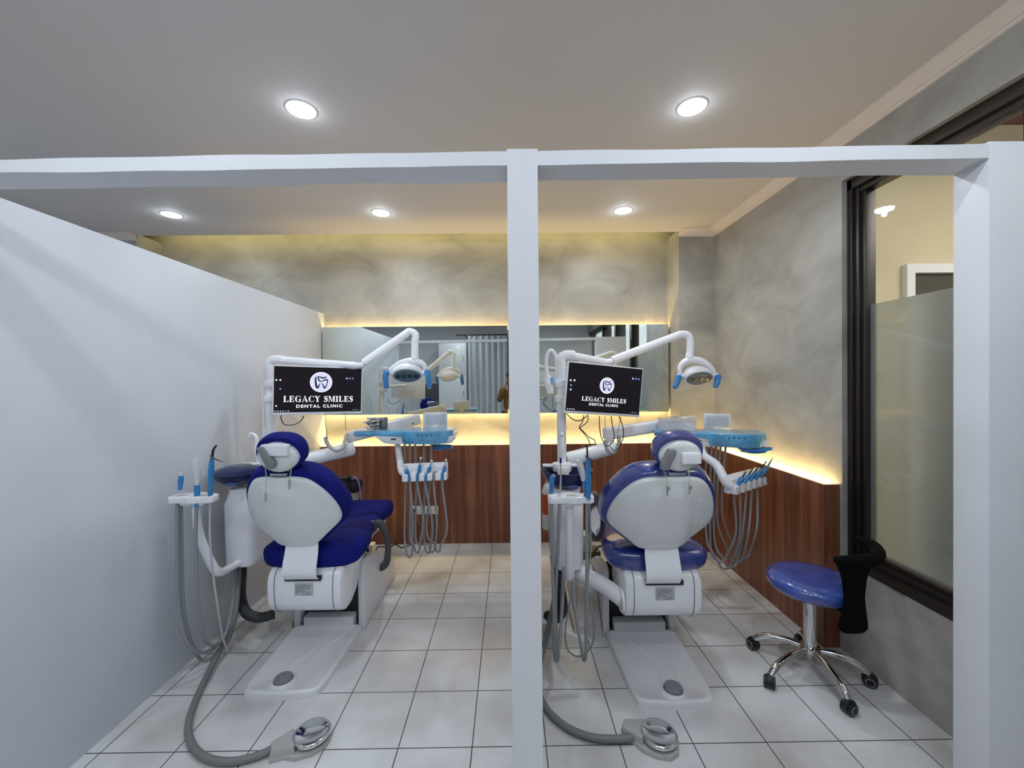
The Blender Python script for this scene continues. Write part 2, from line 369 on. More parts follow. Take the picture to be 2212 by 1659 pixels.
# the room beyond the window
struct('wall_corridor', B((2.06, 5.2, 3.0, 3.1, 0, 3.45), (5.1, 5.2, -2.0, 3.1, 0, 3.45)), 'beige')
struct('ceiling_corridor', B((2.06, 5.2, -2.1, 3.1, 3.45, 3.5)), 'redwood')
dr = MB()
for bx_ in ((2.915, 2.975, 2.955, 3.0, 0, 2.42), (2.975, 3.9, 2.955, 3.0, 2.355, 2.42), (3.84, 3.9, 2.955, 3.0, 0, 2.355)): dr.add(*(lambda q: (q.v, q.f))(B(bx_)))
d1 = struct('door_1', dr, 'white')
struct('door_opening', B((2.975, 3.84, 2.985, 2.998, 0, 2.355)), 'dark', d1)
fm = MB()
for xx in (2.10, 2.48, 2.83, 3.16, 3.9, 4.6, 5.08): fm.box((xx, -2.0, 1.72), (.13, .1, 3.44))
fm.box((3.6, -2.0, 3.3), (3.1, .1, .3)); fm.box((3.6, -2.0, .15), (3.1, .1, .3))
w2 = struct('window_2', fm, 'frame')
struct('window_pane', MB().add([(2.08, -1.98, .3), (5.1, -1.98, .3), (5.1, -1.98, 3.15), (2.08, -1.98, 3.15)], [(0, 1, 2, 3)]), 'glass', w2)
# downlights
def downlight(x, y, first=None, label=None):
    if first: o = copytree(first, (x, y, ZC)); o['label'] = label; return o
    root = thing('downlight', label, 'ceiling light', (x, y, ZC), 'round recessed downlights')
    obj('trim_ring', MB().lathe([(.074, .002), (.074, -.003), (.070, -.005), (.066, -.004), (.066, .002)], (x, y, ZC)), 'white', root)
    obj('diffuser', MB().lathe([(.066, .001), (.066, -.007), (.05, -.012), (.001, -.014)], (x, y, ZC)), 'led', root)
    return root
LG = [(-1.04, 2.087, 'bright round downlight in the ceiling in front of the beam, above the left bay'),
      (.947, 2.08, 'bright round downlight in the ceiling in front of the beam, above the right bay'),
      (-2.753, 3.369, 'small round downlight far left, beyond the left white partition'),
      (-1.036, 3.36, 'small round downlight near the back wall above the left mirror'),
      (.951, 3.346, 'small round downlight near the back wall above the right mirror')]
d0 = None
for (x, y, l) in LG:
    o = downlight(x, y, d0, l); d0 = d0 or o
for (x, y) in ((-2.75, 2.08), (-2.75, .7), (-1.04, .7), (.95, .7), (-2.75, -.7), (-1.04, -.7), (.95, -.7)):
    downlight(x, y, d0, 'round downlight in the ceiling nearer the camera, outside the picture')
def area(name, loc, size, power, color, rot=(0, 0, 0), shape='DISK', sy=None, spread=PI):
    l = bpy.data.lights.new(name, 'AREA'); l.shape = shape; l.size = size; l.energy = power; l.color = color; l.spread = spread
    if sy: l.size_y = sy
    o = bpy.data.objects.new(name, l); col.objects.link(o); o.location = loc; o.rotation_euler = rot; return o
COOL = (.85, .93, 1.0)
for (x, y, p) in ((-1.04, 2.087, 7.5), (.947, 2.08, 8), (-2.753, 3.369, 6), (-1.036, 3.36, 8), (.951, 3.346, 8), (-2.75, 2.08, 6), (-2.75, .7, 5), (-1.04, .7, 5), (.95, .7, 6), (-2.75, -.7, 5), (-1.04, -.7, 6), (.95, -.7, 6)):
    area('downlight_lamp', (x, y, ZC-.018), .12, p, COOL, spread=math.radians(165))
for (x, y, l_) in LG:
    pl = bpy.data.lights.new('diffuser_glow', 'POINT'); pl.energy = .45; pl.color = (.8, .88, 1); pl.shadow_soft_size = .02
    po = bpy.data.objects.new('diffuser_glow', pl); col.objects.link(po); po.location = (x, y, ZC-.05)
WARM = (1.0, .69, .25); WARM2 = (1.0, .80, .26)
PWR = 19
for (a, b_) in ((-1.83, -.02), (.11, 1.58)):
    w = b_-a; cx_ = (a+b_)/2
    area('led_strip_lamp', (cx_, 4.083, 2.105), w, PWR*w/3.4*.55, WARM, (PI-.15, 0, 0), 'RECTANGLE', .012)
    area('led_strip_lamp', (cx_, 4.083, 1.305), w, PWR*w/3.4*.8, WARM, (.15, 0, 0), 'RECTANGLE', .012)
    area('led_strip_lamp', (cx_, 4.05, .93), w, PWR*w/3.4*.9, WARM, (PI-.25, 0, 0), 'RECTANGLE', .012)
area('led_strip_lamp', (1.905, 3.07, .93), 1.3, 6.5, WARM, (PI, -.25, PI/2), 'RECTANGLE', .012).rotation_euler = (PI-.25, 0, -PI/2)
area('led_strip_lamp', (1.69, 3.785, .93), .28, 1.0, WARM, (PI-.25, 0, 0), 'RECTANGLE', .012)
area('cove_lamp', (-.9, 3.9, 3.12), 5.0, 6.0, WARM2, (.75, 0, 0), 'RECTANGLE', .02)
area('added_frontal_fill', (-.2, -.4, 2.94), 3.2, 24, (.80, .9, 1), (math.radians(62), 0, 0), 'RECTANGLE', .14)  # added fill under the ceiling, standing in for daylight from behind
area('corridor_lamp', (3.6, 1.2, 3.3), 1.6, 60, (1, .93, .8))
# world: bright overcast sky seen through the front windows
w = bpy.data.worlds.new('World'); bpy.context.scene.world = w; w.use_nodes = True
w.node_tree.nodes['Background'].inputs['Color'].default_value = (.85, .93, 1, 1); w.node_tree.nodes['Background'].inputs['Strength'].default_value = 1.6

# ------------------------------------------------------------------ dental chair
def chair(which):
    Lf = which == 'left'
    ox, oy = (-1.175, 2.05) if Lf else (.80, 1.95)
    cx = -1.177 if Lf else .838
    fab = 'cover' if Lf else 'vinyl'
    root = thing('dental_chair', 'reclined dental chair in matte navy fabric covers, in the left bay' if Lf else 'reclined dental chair in glossy blue vinyl, in the right bay', 'dental chair', (ox, oy+.3, 0), None)
    P = lambda x, y, z: V((cx+x, oy+y, z))
    # base plate
    hw0, hw1 = .198, .216
    out = []
    for (x, y) in [(-hw0+.05, 0), (0, -.012), (hw0-.05, 0), (hw0-.012, .015), (hw0, .06), (hw1, .55), (hw1-.03, .57), (-hw1+.03, .57), (-hw1, .55), (-hw0, .06), (-hw0+.012, .015)]: out.append((x, y))
    fn = lambda u_, v_, d: V((ox+u_, oy+v_, d))
    mb = MB().puff(out, [(1.0, 0), (1.0, .024), (.992, .033), (.97, .038), (.94, .038), (.91, .033), (.5, .031), (.05, .031)], fn, (0, .28))
    obj('base_plate', mb, 'base', root)
    bc = AZ(612, 1463, .055) if Lf else AZ(1454, 1483, .055); bc.z = .032
    obj('button_ring', MB().lathe([(.066, 0), (.06, .012), (.052, .016), (.047, .012), (.047, 0)], bc), 'base', root)
    bt = obj('foot_button', MB().lathe([(.044, 0), (.044, .022), (.04, .028), (.001, .029)], bc), 'grey', root)
    obj('button_cap', MB().lathe([(.03, .028), (.028, .032), (.001, .033)], bc+V((.006, -.004, 0))), 'grey', bt)
    rib = MB(); s_ = 1
    rib.tube([bc+V((-.045, .06, 0)), bc+V((-.03, .12, .001)), V((ox+.0, oy+.30, .031)), V((ox+(.02 if Lf else -.12), oy+.50, .031))], .006, 6)
    rib.tube([bc+V((.05, .06, 0)), bc+V((.06, .12, .001)), V((ox+.07, oy+.33, .031)), V((ox+(.15 if Lf else .05), oy+.50, .031))], .0045, 6)
    obj('plate_rib', rib, 'base', root)
    obj('step_block', MB().box((ox, oy+.60, .045), (.32, .09, .09), bev=.008), 'base', root)
    obj('lift_mechanism', MB().prism([(.62, .02), (1.25, .02), (1.2, .16), (.8, .36), (.62, .3)], (ox-.17, oy, 0), (0, 1, 0), (0, 0, 1), (1, 0, 0), .34), 'black', root)
    for s_ in (-1, 1):
        x0 = ox+s_*.185
        obj('side_fairing', MB().prism([(.57, 0), (1.24, 0), (1.30, .05), (1.24, .17), (.98, .30), (.80, .40), (.62, .43), (.57, .40)], (x0, oy, 0), (0, 1, 0), (0, 0, 1), (s_, 0, 0), .045, bev=.012), 'base', root)
    ux = ox-.235
    obj('utility_cover', MB().loft([[V((ux, oy+y0, 0)), V((ux-w0, oy+y0+.03, 0)), V((ux-w0, oy+y1, 0)), V((ux, oy+y1, 0))] if z == 0 else [V((ux, oy+y0, z)), V((ux-w0, oy+y0+.03, z)), V((ux-w0, oy+y1, z)), V((ux, oy+y1, z))] for (z, w0, y0, y1) in ((0, .17, .56, 1.1), (.05, .165, .565, 1.1), (.055, .15, .59, 1.08), (.2, .125, .68, 1.05), (.28, .08, .78, 1.0), (.3, .05, .82, .96))]), 'utility', root)
    # rear housing
    hp = [(.58, .53), (.31, .53), (.275, .515), (.258, .47), (.255, .40), (.262, .335), (.285, .29), (.33, .262), (.42, .262), (.5, .3), (.56, .38)]
    hw = .212
    hb = MB().prism(hp, (cx-hw, oy, 0), (0, 1, 0), (0, 0, 1), (1, 0, 0), 2*hw, bev=.018)
    ho = obj('housing', hb, 'white', root)
    for s_ in (-1, 1):
        obj('seam', MB().tube([P(s_*.165, p[0]-.0015 if p[0] < .3 else p[0], p[1]-(.002 if p[1] < .3 else 0)) for p in hp[1:9]], .0016, 6, 3), 'dgrey', ho)
    obj('slot', MB().box(P(0, .262, .487), (.205, .03, .022)), 'black', ho)
    sk = obj('rating_sticker', MB().box(P(.003, .2535, .425), (.105, .0012, .068)), 'sticker', ho, label='silver rating label with fine print')
    tx = MB()
    for i in range(7):
        w_ = (.03, .085, .085, .075, .085, .04, .06)[i]; tx.box(P(.003-(.09-w_)/2*(0 if i == 0 else 1)-.002, .2525, .452-i*.0062), (w_, .0008, .0014))
    tx.box(P(.003, .2525, .408), (.095, .0008, .001)); tx.lathe([(.003, 0), (.003, .001)], P(-.038, .253, .401), (0, -1, 0), 8)
    for i in range(4): tx.box(P(.002+i*.011, .2525, .397), (.005, .0008, .006))
    tx.box(P(.036, .2525, .404), (.002, .0008, .008))
    obj('print', tx, 'ink', sk)
    # seat support under the cushion
    sp_ = []
    for (y, w_, zt, zb) in ((.36, .23, .535, .46), (.5, .235, .52, .42), (.8, .19, .51, .43), (1.05, .15, .50, .43), (1.28, .16, .47, .42)):
        sp_.append([P(-w_, y, zt), P(w_, y, zt), P(w_*.9, y, zb), P(-w_*.9, y, zb)])
    obj('seat_support', MB().loft(sp_), 'white', root)
    # seat and leg cushion
    rg = []
    for (y, w_, zt, zb) in ((.285, .06, .59, .56), (.292, .17, .62, .535), (.315, .255, .65, .512), (.36, .288, .67, .502), (.45, .292, .672, .50), (.6, .27, .655, .497), (.8, .215, .625, .49), (1.0, .175, .595, .475), (1.15, .17, .59, .46), (1.25, .19, .61, .455), (1.34, .2, .622, .455), (1.41, .185, .61, .465), (1.45, .13, .585, .50), (1.46, .04, .56, .53)):
        ring = []
        for j in range(28):
            a = 2*PI*j/28; c_, s_ = math.cos(a), math.sin(a); e_ = .62
            xx = w_*math.copysign(abs(c_)**e_, c_); zz = (zt+zb)/2+(zt-zb)/2*math.copysign(abs(s_)**(e_+.1), s_)
            if s_ > 0: zz -= .016*(1-abs(c_))*min(1, (zt-zb)/.12)
            ring.append(P(xx, y, zz))
        rg.append(ring)
    obj('seat_cushion', MB().loft(rg), fab, root, sharp=60)
    # backrest
    yb = lambda z: .245-(z-.68)*.5
    bws, bsh = (.91, -.02) if Lf else (1.03, -.033)
    fnb = lambda u_, v_, d: P(u_*bws+bsh, yb(v_)+.75*u_*u_+d, v_+d*.4)
    def fns(u_, v_, d):
        k_ = min(1, max(0, (.15-abs(u_)-(v_-.87)*.12)/.05)); k_ = k_*k_*(3-2*k_)
        e_ = min(1, max(0, (1.075-v_)/.05))
        return fnb(u_, v_, d) + V((0, -.014*k_*e_, 0))
    hw_ = [(0, .672), (.06, .672), (.1, .676), (.125, .69), (.17, .729), (.215, .768), (.25, .798), (.27, .825), (.276, .86), (.27, .905), (.252, .96), (.222, 1.015), (.18, 1.065), (.14, 1.092), (.09, 1.104), (.04, 1.106), (0, 1.106)]
    o2 = hw_ + [(-x, y) for (x, y) in hw_[-2:0:-1]]
    o2 = [(p.x, p.y) for p in sm([V((x, y, 0)) for (x, y) in o2], 3, True)]
    c0 = (0, .87)
    sh = MB().puff(o2, [(.93, .05), (1.0, .04), (1.0, .018), (.985, .006), (.95, .0), (.9, -.002), (.82, -.005), (.74, -.008), (.66, -.011), (.58, -.013), (.5, -.014), (.4, -.015), (.25, -.016), (.1, -.017)], fns, c0)
    bk = obj('backrest_shell', sh, 'cream', root, sharp=60)
    o3 = [(x*1.0, y) for (x, y) in o2]
    def fnc(u_, v_, d):
        n_ = .006*noise.noise(V((u_*9, v_*9, d*20+3))) if Lf else .002*noise.noise(V((u_*9, v_*9, d*20+3)))
        return fnb(u_, v_, d) + V((0, -n_, 0))
    cu = MB().puff(o3, [(.95, .025), (1.03, .022), (1.075, .028), (1.10, .045), (1.115, .075), (1.10, .11), (1.06, .135), (.98, .148), (.8, .15), (.5, .135), (.1, .13)], fnc, c0)
    obj('backrest_cushion', cu, fab, root, sharp=60)
    for (ux_, vz) in ((-.14, .98), (.16, .98), (-.2, .85), (.2, .85)):
        p = fnb(ux_, vz, -.012); 
        obj('screw_cap', MB().lathe([(.009, -.004), (.009, .0), (.007, .001), (.001, .001)], p+V((0, .004, 0)), (0, -1, -.4), 14), 'cream', bk)
    # strap hinge
    hx = 0 if Lf else -.018
    obj('hinge_cover', MB().ribbon([P(hx, .252, .70), P(hx, .247, .668), P(hx, .235, .625), P(hx, .215, .57), P(hx, .212, .53), P(hx, .232, .497), P(hx*.7, .262, .485)], lambda t_: .176+.012*math.sin(t_*PI), .007), 'white', root, sharp=50)
    # neck and headrest
    hy = .0 if Lf else .015
    obj('neck_bracket', MB().box(P(.01+bsh*.5, hy+.065, 1.115), (.075, .02, .09), bev=.004).box(P(.005+bsh*.5, hy+.04, 1.128), (.085, .022, .012), bev=.003), 'steel', root)
    el = [(math.cos(2*PI*j/36), math.sin(2*PI*j/36)) for j in range(36)]
    tl = .28
    fh = lambda zc: (lambda u_, v_, d: P(u_, hy+d-(v_)*tl+.5*u_*u_, zc+v_+d*tl))
    eg = [(x*.105*(1-.12*max(0, -y)), y*.078) for (x, y) in el]
    hs = obj('headrest_shell', MB().puff(eg, [(.9, .055), (1.0, .045), (1.0, .028), (.97, .014), (.88, .004), (.6, -.004), (.2, -.006)], fh(1.212)), 'cream', root, sharp=60)
    ec = [(math.copysign(abs(x)**.85, x)*.121, math.copysign(abs(y)**.9, y)*.092) for (x, y) in el]
    obj('headrest_cushion', MB().puff(ec, [(.8, .03), (.95, .025), (1.0, .04), (1.02, .065), (1.0, .09), (.9, .11), (.6, .118), (.1, .118)], fh(1.228)), fab, root, sharp=60)
    if Lf:
        k0 = A(595, 972, P(0, hy-.012, 0).y); obj('headrest_block', MB().box(k0, (.135, .04, .058), bev=.008), 'white', hs)
        obj('headrest_lever', pxprism([(551, 968), (566, 965), (590, 1002), (588, 1014), (577, 1016)], P(0, hy-.045, 0).y, .04, .005), 'mgrey', hs)
    else:
        k0 = P(.035, hy-.012, 1.215); obj('headrest_block', MB().box(k0, (.095, .035, .055), bev=.008), 'white', hs)
        obj('headrest_lever', pxprism([(1447, 972), (1460, 971), (1463, 980), (1446, 1017), (1430, 1016), (1431, 1006)], P(0, hy-.045, 0).y, .04, .005), 'mgrey', hs)
    # armrest
    if Lf:
        Y = 2.95
        pts = [A(806, 1138, Y), A(818, 1130, Y), A(830, 1143, Y), A(837, 1165, Y), A(838, 1192, Y), A(834, 1216, Y), A(821, 1226, Y), A(808, 1220, Y), A(802, 1206, Y)]
        obj('armrest', MB().tube(pts, [.018, .03, .027, .022, .023, .027, .028, .026, .016], 12, 6, .9), 'dgrey', root)
        obj('armrest_joint', MB().lathe([(.045, 0), (.045, .07), (.03, .085), (.001, .085)], V((cx+.12, pts[0].y, pts[0].z+.0)), (1, 0, 0)), 'dgrey', root)
    else:
        Y = 2.52
        c_ = A(1286, 1115, Y)
        el2 = [(math.cos(2*PI*j/32)*.055, math.sin(2*PI*j/32)*.15) for j in range(32)]
        obj('armrest', MB().puff(el2, [(.7, -.045), (.95, -.04), (1, -.02), (1, .03), (.9, .045), (.3, .045)], lambda u_, v_, d: c_+V((u_, d, v_))), 'dgrey', root, sharp=60)
        obj('armrest_joint', MB().puff(el2, [(.62, -.052), (.6, -.056), (.5, -.05), (.2, -.046)], lambda u_, v_, d: c_+V((u_-.012, d, v_-.01))), 'chrome', root, sharp=60)
    return root
chair('left'); chair('right')

# bib clips hung round the headrests
def bib(which):
    Lf = which == 'left'
    Y = 2.05 if Lf else 1.955
    pts = ([(573, 1012, 1036, 1066, 574), (630, 1002, 1036, 1038, 625)] if Lf else [(1432, 1012, 1040, 1052, 1441), (1486, 1003, 1040, 1050, 1489)])
    c = A(pts[1][0], pts[1][1], Y)
    root = thing('bib_clip_cord', 'thin pale green bib cord with metal clips on the %s chair back' % which, 'bib clip', c)
    for (x, y0, y1, yc, xc) in pts:
        obj('cord', MB().tube([A(x, y0-14, Y+.03), A(x, y0, Y+.0), A((x+xc)/2+1, (y0+y1)/2, Y), A(xc, y1, Y), A(xc, yc, Y)], .0022, 6, 4), 'cord', root)
        q = A(xc, yc+8, Y+.012)
        obj('clip', MB().box(q, (.007, .012, .05), bev=.002).box(q+V((.005, -.006, .012)), (.010, .008, .02), bev=.002), 'steel', root)
bib('left'); bib('right')

# ------------------------------------------------------------------ cuspidor unit
def cuspidor(which):
    Lf = which == 'left'
    ux, uy = (-1.655, 2.55) if Lf else (.343, 2.45)
    root = thing('cuspidor_unit', 'white cuspidor column with a dark blue glass bowl, beside the %s dental chair' % which, 'cuspidor', (ux, uy, .48))
    # column
    rg = []
    for (z, w_, d0, d1) in ((.485, .088, -.09, .24), (.50, .092, -.095, .28), (.70, .096, -.10, .30), (.86, .098, -.10, .30), (.90, .085, -.085, .28), (.94, .075, -.07, .2)):
        ring = []
        for j in range(24):
            a = 2*PI*j/24; c_, s_ = math.cos(a), math.sin(a)
            ring.append(V((ux+w_*math.copysign(abs(c_)**.45, c_), uy+(d0+d1)/2+(d1-d0)/2*math.copysign(abs(s_)**.45, s_), z)))
        rg.append(ring)
    cl = obj('column', MB().loft(rg), 'white', root, sharp=60)
    obj('column_collar', MB().lathe([(.078, .925), (.082, .93), (.082, .948), (.07, .955)], (ux, uy, 0)), 'white', root)
    # bowl
    R_ = .155; bz = .965 if Lf else .952; bx0 = ux; ux = ux-(.025 if Lf else 0)
    if Lf:
        bp_ = [(.05, 0), (.09, .012), (.125, .04), (.15, .072), (R_, .082), (.14, .098), (.10, .114), (.05, .121), (.001, .122)]
    else:
        bp_ = [(.05, 0), (.09, .012), (.125, .04), (.147, .08), (R_, .103), (R_-.004, .107), (R_-.009, .103), (.138, .082), (.118, .046), (.085, .02), (.001, .012)]
    bo = obj('bowl', MB().lathe(bp_, (ux, uy, bz), n=48), 'bowl', root, sharp=60, label='dark blue glass bowl')
    obj('bowl_rim', MB().tube([V((ux+math.cos(a)*R_, uy+math.sin(a)*R_, bz+(.082 if Lf else .105))) for a in [2*PI*i/48 for i in range(48)]], .0028, 6, 1, closed=True), 'edge', bo)
    obj('bowl_badge', MB().lathe([(.034, 0), (.032, .005), (.001, .006)], V((ux+.02, uy-.118, bz+.03)), (0, -1, -.55), 24, 1, .42), 'scrb' if 0 else mat('badge blue', (70, 92, 160), .3, coat=.5), bo)
    ux = bx0
    # cup filler
    fy = uy+.06
    pz = 1.075
    fc = V((ux+(.0 if Lf else -.02), fy, pz))
    cup = []
    for k in range(13):
        a = PI*(.0+k/12.0); cup.append((math.cos(a)*.062, math.sin(a)*.05))
    poly = cup + [(-.055, -.03), (-.03, -.045), (.04, -.045), (.052, -.03)]
    obj('cup_tray', MB().prism(poly, fc-V((0, 0, .04)), (1, 0, 0), (0, 1, 0), (0, 0, 1), .05, bev=.006).box(fc+V((0, -.052, -.045)), (.072, .012, .075), bev=.004).box(fc+V((.086 if not Lf else 0.05, 0, -.005)), (.06, .05, .016), bev=.007).box(fc+V((-.086 if not Lf else -.06, 0, -.005)), (.07, .045, .016), bev=.007), 'white', root)
    if Lf: gn = [fc+V((.05, .02, 0)), A(553, 975, fy), A(555, 950, fy), A(550, 940, fy), A(541, 937, fy), A(540, 943, fy)]
    else: gn = [fc+V((.012, .03, 0)), A(1214, 975, fy), A(1214, 950, fy), A(1214, 940, fy), A(1214, 936, fy-.04), A(1214, 941, fy-.06)]
    obj('cup_filler_spout', MB().tube(gn, [.016, .015, .012, .010, .009, .009], 12, 5), 'white', root)
    # arm to the chair housing
    if not Lf:
        obj('support_arm', MB().tube([A(1232, 1222, 2.50), A(1262, 1243, 2.42), A(1300, 1262, 2.34), A(1347, 1295, 2.24)], [.05, .048, .045, .046], 18, 5), 'white', root)
        obj('arm_flange', MB().tube([A(1344, 1296, 2.235)+V((-.012, 0, 0)), A(1344, 1296, 2.235)+V((.0, 0, 0))], .062, 20, 1), 'white', root)
    else:
        obj('support_arm', MB().tube([V((ux, uy+.2, .5)), V((ux+.1, uy+.2, .46)), V((ux+.3, uy+.05, .42))], .04, 18, 5), 'white', root)
    # instrument holder on its arm
    if Lf: h0 = A(420, 1071, 2.15); elb = [A(424, 1080, 2.17), A(424, 1110, 2.18), A(432, 1160, 2.2), A(455, 1215, 2.25), A(473, 1236, 2.3), A(498, 1226, 2.4), A(527, 1209, 2.5)]
    else: h0 = A(1232, 1071, 2.07); elb = [A(1230, 1080, 2.09), A(1230, 1120, 2.10), A(1230, 1180, 2.12), A(1230, 1232, 2.16), A(1231, 1246, 2.2), A(1233, 1240, 2.28), A(1233, 1216, 2.42)]
    obj('holder_arm', MB().tube(elb, [.019, .019, .021, .023, .024, .021, .021], 14, 6), 'white', root)
    hl = []
    hwid = .116
    out = [(-hwid, .01), (-hwid, -.03), (-hwid+.015, -.045), (-.03, -.04), (0, -.05), (.03, -.048), (.06, -.04), (hwid-.02, -.045), (hwid, -.03), (hwid, .02), (hwid-.03, .035), (.05, .04), (.02, .062), (-.04, .062), (-.07, .04), (-hwid+.02, .035)]
    ho = obj('instrument_holder', MB().prism(out, h0-V((0, 0, .03)), (1, 0, 0), (0, 1, 0), (0, 0, 1), .035, bev=.006).prism([(-.06, -.025), (.06, -.025), (.06, .03), (-.06, .03)], h0-V((0, 0, .045)), (1, 0, 0), (0, 1, 0), (0, 0, 1), .02, bev=.004), 'white', root)
    for sx_ in ((-.06, .055) if Lf else (0.005,)):
        obj('holder_ring', MB().lathe([(.026, .004), (.031, .007), (.033, .005), (.033, .0)], h0+V((sx_, -.005, .0)), n=28), 'white', ho)
        obj('ring_opening', MB().lathe([(.027, .003), (.027, .0055), (.001, .0058)], h0+V((sx_, -.005, .0)), n=28), 'hoselt', ho)
    return h0
hL = cuspidor('left'); hR = cuspidor('right')

# ------------------------------------------------------------------ operating lights with pole
def oplight(which):
    Lf = which == 'left'
    px, py = (-1.65, 2.82) if Lf else (.35, 2.72)
    root = thing('operating_light', 'white dental operating light on a jointed arm above the %s chair, blue wrapped handles' % which, 'dental light', (px, py, 1.0))
    if Lf: top = A(583, 781, py); j0 = A(778, 790, 2.9); up = A(884, 716, 3.0); b1 = A(897, 722, 3.0); dn = A(896, 775, 3.0); hd = A(880, 806, 3.0)
    else: top = A(1211, 771, py); j0 = A(1314, 782, 2.86); up = A(1470, 722, 3.0); b1 = A(1486, 724, 3.0); dn = A(1490, 772, 3.0); hd = A(1507, 812, 3.0)
    bot = V((px, py, .93))
    top.x = px if not Lf else top.x
    obj('pole', MB().tube([V((top.x, py, .90)), V((top.x, py, 1.55)), V((top.x, py, top.z-.04))], .031, 20, 1).tube([V((top.x, py, top.z-.06)), V((top.x, py, top.z-.01)), V((top.x+.035, py, top.z+.012)), V((top.x+.09, py, top.z+.01))], .032, 20, 6), 'white', root)
    obj('lower_arm', MB().tube([V((top.x+.05, py, top.z+.012)), j0-V((.03, 0, 0))], .027, 18, 1), 'white', root)
    obj('arm_joint', MB().tube([j0-V((.04, 0, 0)), j0, j0+V((.03, 0, .005))], .022, 16, 4), 'white', root)
    dj = (up-j0).normalized()
    obj('upper_arm', MB().tube([j0+dj*.03, j0+dj*.12, up-dj*.02], [.029, .03, .028], 18, 1).tube([up-dj*.03, up, b1, A(896 if Lf else 1491, 740, 3.0), dn], .026, 18, 6), 'white', root)
    # yoke
    hw = .128; yk = []
    for k in range(13):
        a = PI*k/12
        yk.append(V((dn.x+(hd.x-dn.x)*.6*(1-math.sin(a))-math.cos(a)*hw+ (hd.x-dn.x)*.4, 3.0, hd.z+.012+math.sin(a)*(dn.z-hd.z-.03))))
    y_ = obj('yoke', MB().tube(yk, [.014, .018, .024, .028, .024, .018, .014], 14, 3).tube([dn+V((0, 0, .03)), dn+V((0, 0, -.0)), V((yk[6].x, 3.0, yk[6].z))], [.026, .03, .022], 16, 3), 'white', root)
    # head: tilted egg dish facing down and towards the viewer
    ax = V((.1, -.72, -.69)).normalized()
    hp_ = [(.001, -.075), (.05, -.07), (.085, -.052), (.108, -.02), (.115, .005), (.112, .022), (.10, .03), (.085, .026)]
    hdo = obj('lamp_head', MB().lathe(hp_, hd, ax, 40, 1.0, .68, refv=(1, 0, -.12)), 'white', root, sharp=60)
    e1 = (V((1, 0, -.12))-ax*V((1, 0, -.12)).dot(ax)).normalized(); e2 = ax.cross(e1)
    obj('lamp_face', MB().lathe([(.096, .024), (.099, .032), (.094, .036), (.001, .034)], hd, ax, 36, 1, .60, refv=(1, 0, -.12)), 'lens', hdo)
    for k in range(4):
        obj('lamp_lens', MB().lathe([(.0185, .0345), (.017, .038), (.001, .037)], hd+e1*(-.066+.044*k)*.98, ax, 18, 1, 1), 'lensd', hdo)
    for s_ in (-1, 1):
        q = hd+V((s_*.135, 0, .0))
        obj('side_pivot', MB().tube([hd+V((s_*.10, 0, -.002)), q+V((s_*.015, 0, .002))], .018, 14, 1), 'white', root)
        if Lf: hp2 = [q+V((s_*.012, -.01, .012)), q+V((s_*.022, -.02, -.03)), q+V((s_*.02+.01, -.03, -.105))]
        else: hp2 = [q+V((s_*.01, -.01, .0)), q+V((-.025 if s_ < 0 else .0, -.02, -.045)), q+V((-.05 if s_ < 0 else -.02, -.03, -.085))]
        obj('light_handle', MB().tube([hp2[0]+V((0, 0, .012))]+hp2+[hp2[-1]+(hp2[-1]-hp2[-2])*.08], [.008, .024, .022, .017, .006], 12, 5), 'filmd', root, label='handle wrapped in blue film')
    return root
oplight('left'); oplight('right')
# side camera loop on the right pole, thin hose on the left pole
def sidecam(which):
    Lf = which == 'left'
    if Lf: pts = [A(577, 790, 2.86), A(569, 800, 2.86), A(566, 830, 2.86), A(567, 870, 2.86), A(570, 925, 2.86)]; Y = 2.86
    else: pts = [A(1203, 835, 2.72), A(1203, 790, 2.72), A(1198, 764, 2.71), A(1188, 757, 2.70), A(1181, 770, 2.70), A(1180, 795, 2.70), A(1185, 815, 2.70)]; Y = 2.7
    root = thing('intraoral_camera', 'thin white camera hose hanging beside the left pole' if Lf else 'white hand camera on a looped hose beside the right pole', 'camera', pts[-1])
    obj('hose', MB().tube(pts, .005 if Lf else .012, 10, 6), 'white', root)
    q = pts[-1]
    if not Lf:
        obj('camera_body', MB().tube([A(1184, 812, Y), A(1186, 828, Y), A(1190, 850, Y)], [.018, .03, .022], 12, 4), 'white', root)
        obj('camera_wrap', MB().tube([A(1192, 815, Y-.02), A(1194, 828, Y-.02)], [.012, .016], 10, 2), 'film', root)
    else:
        obj('camera_body', MB().tube([A(570, 925, Y), A(571, 950, Y)], [.01, .014], 10, 2), 'white', root)
sidecam('left'); sidecam('right')

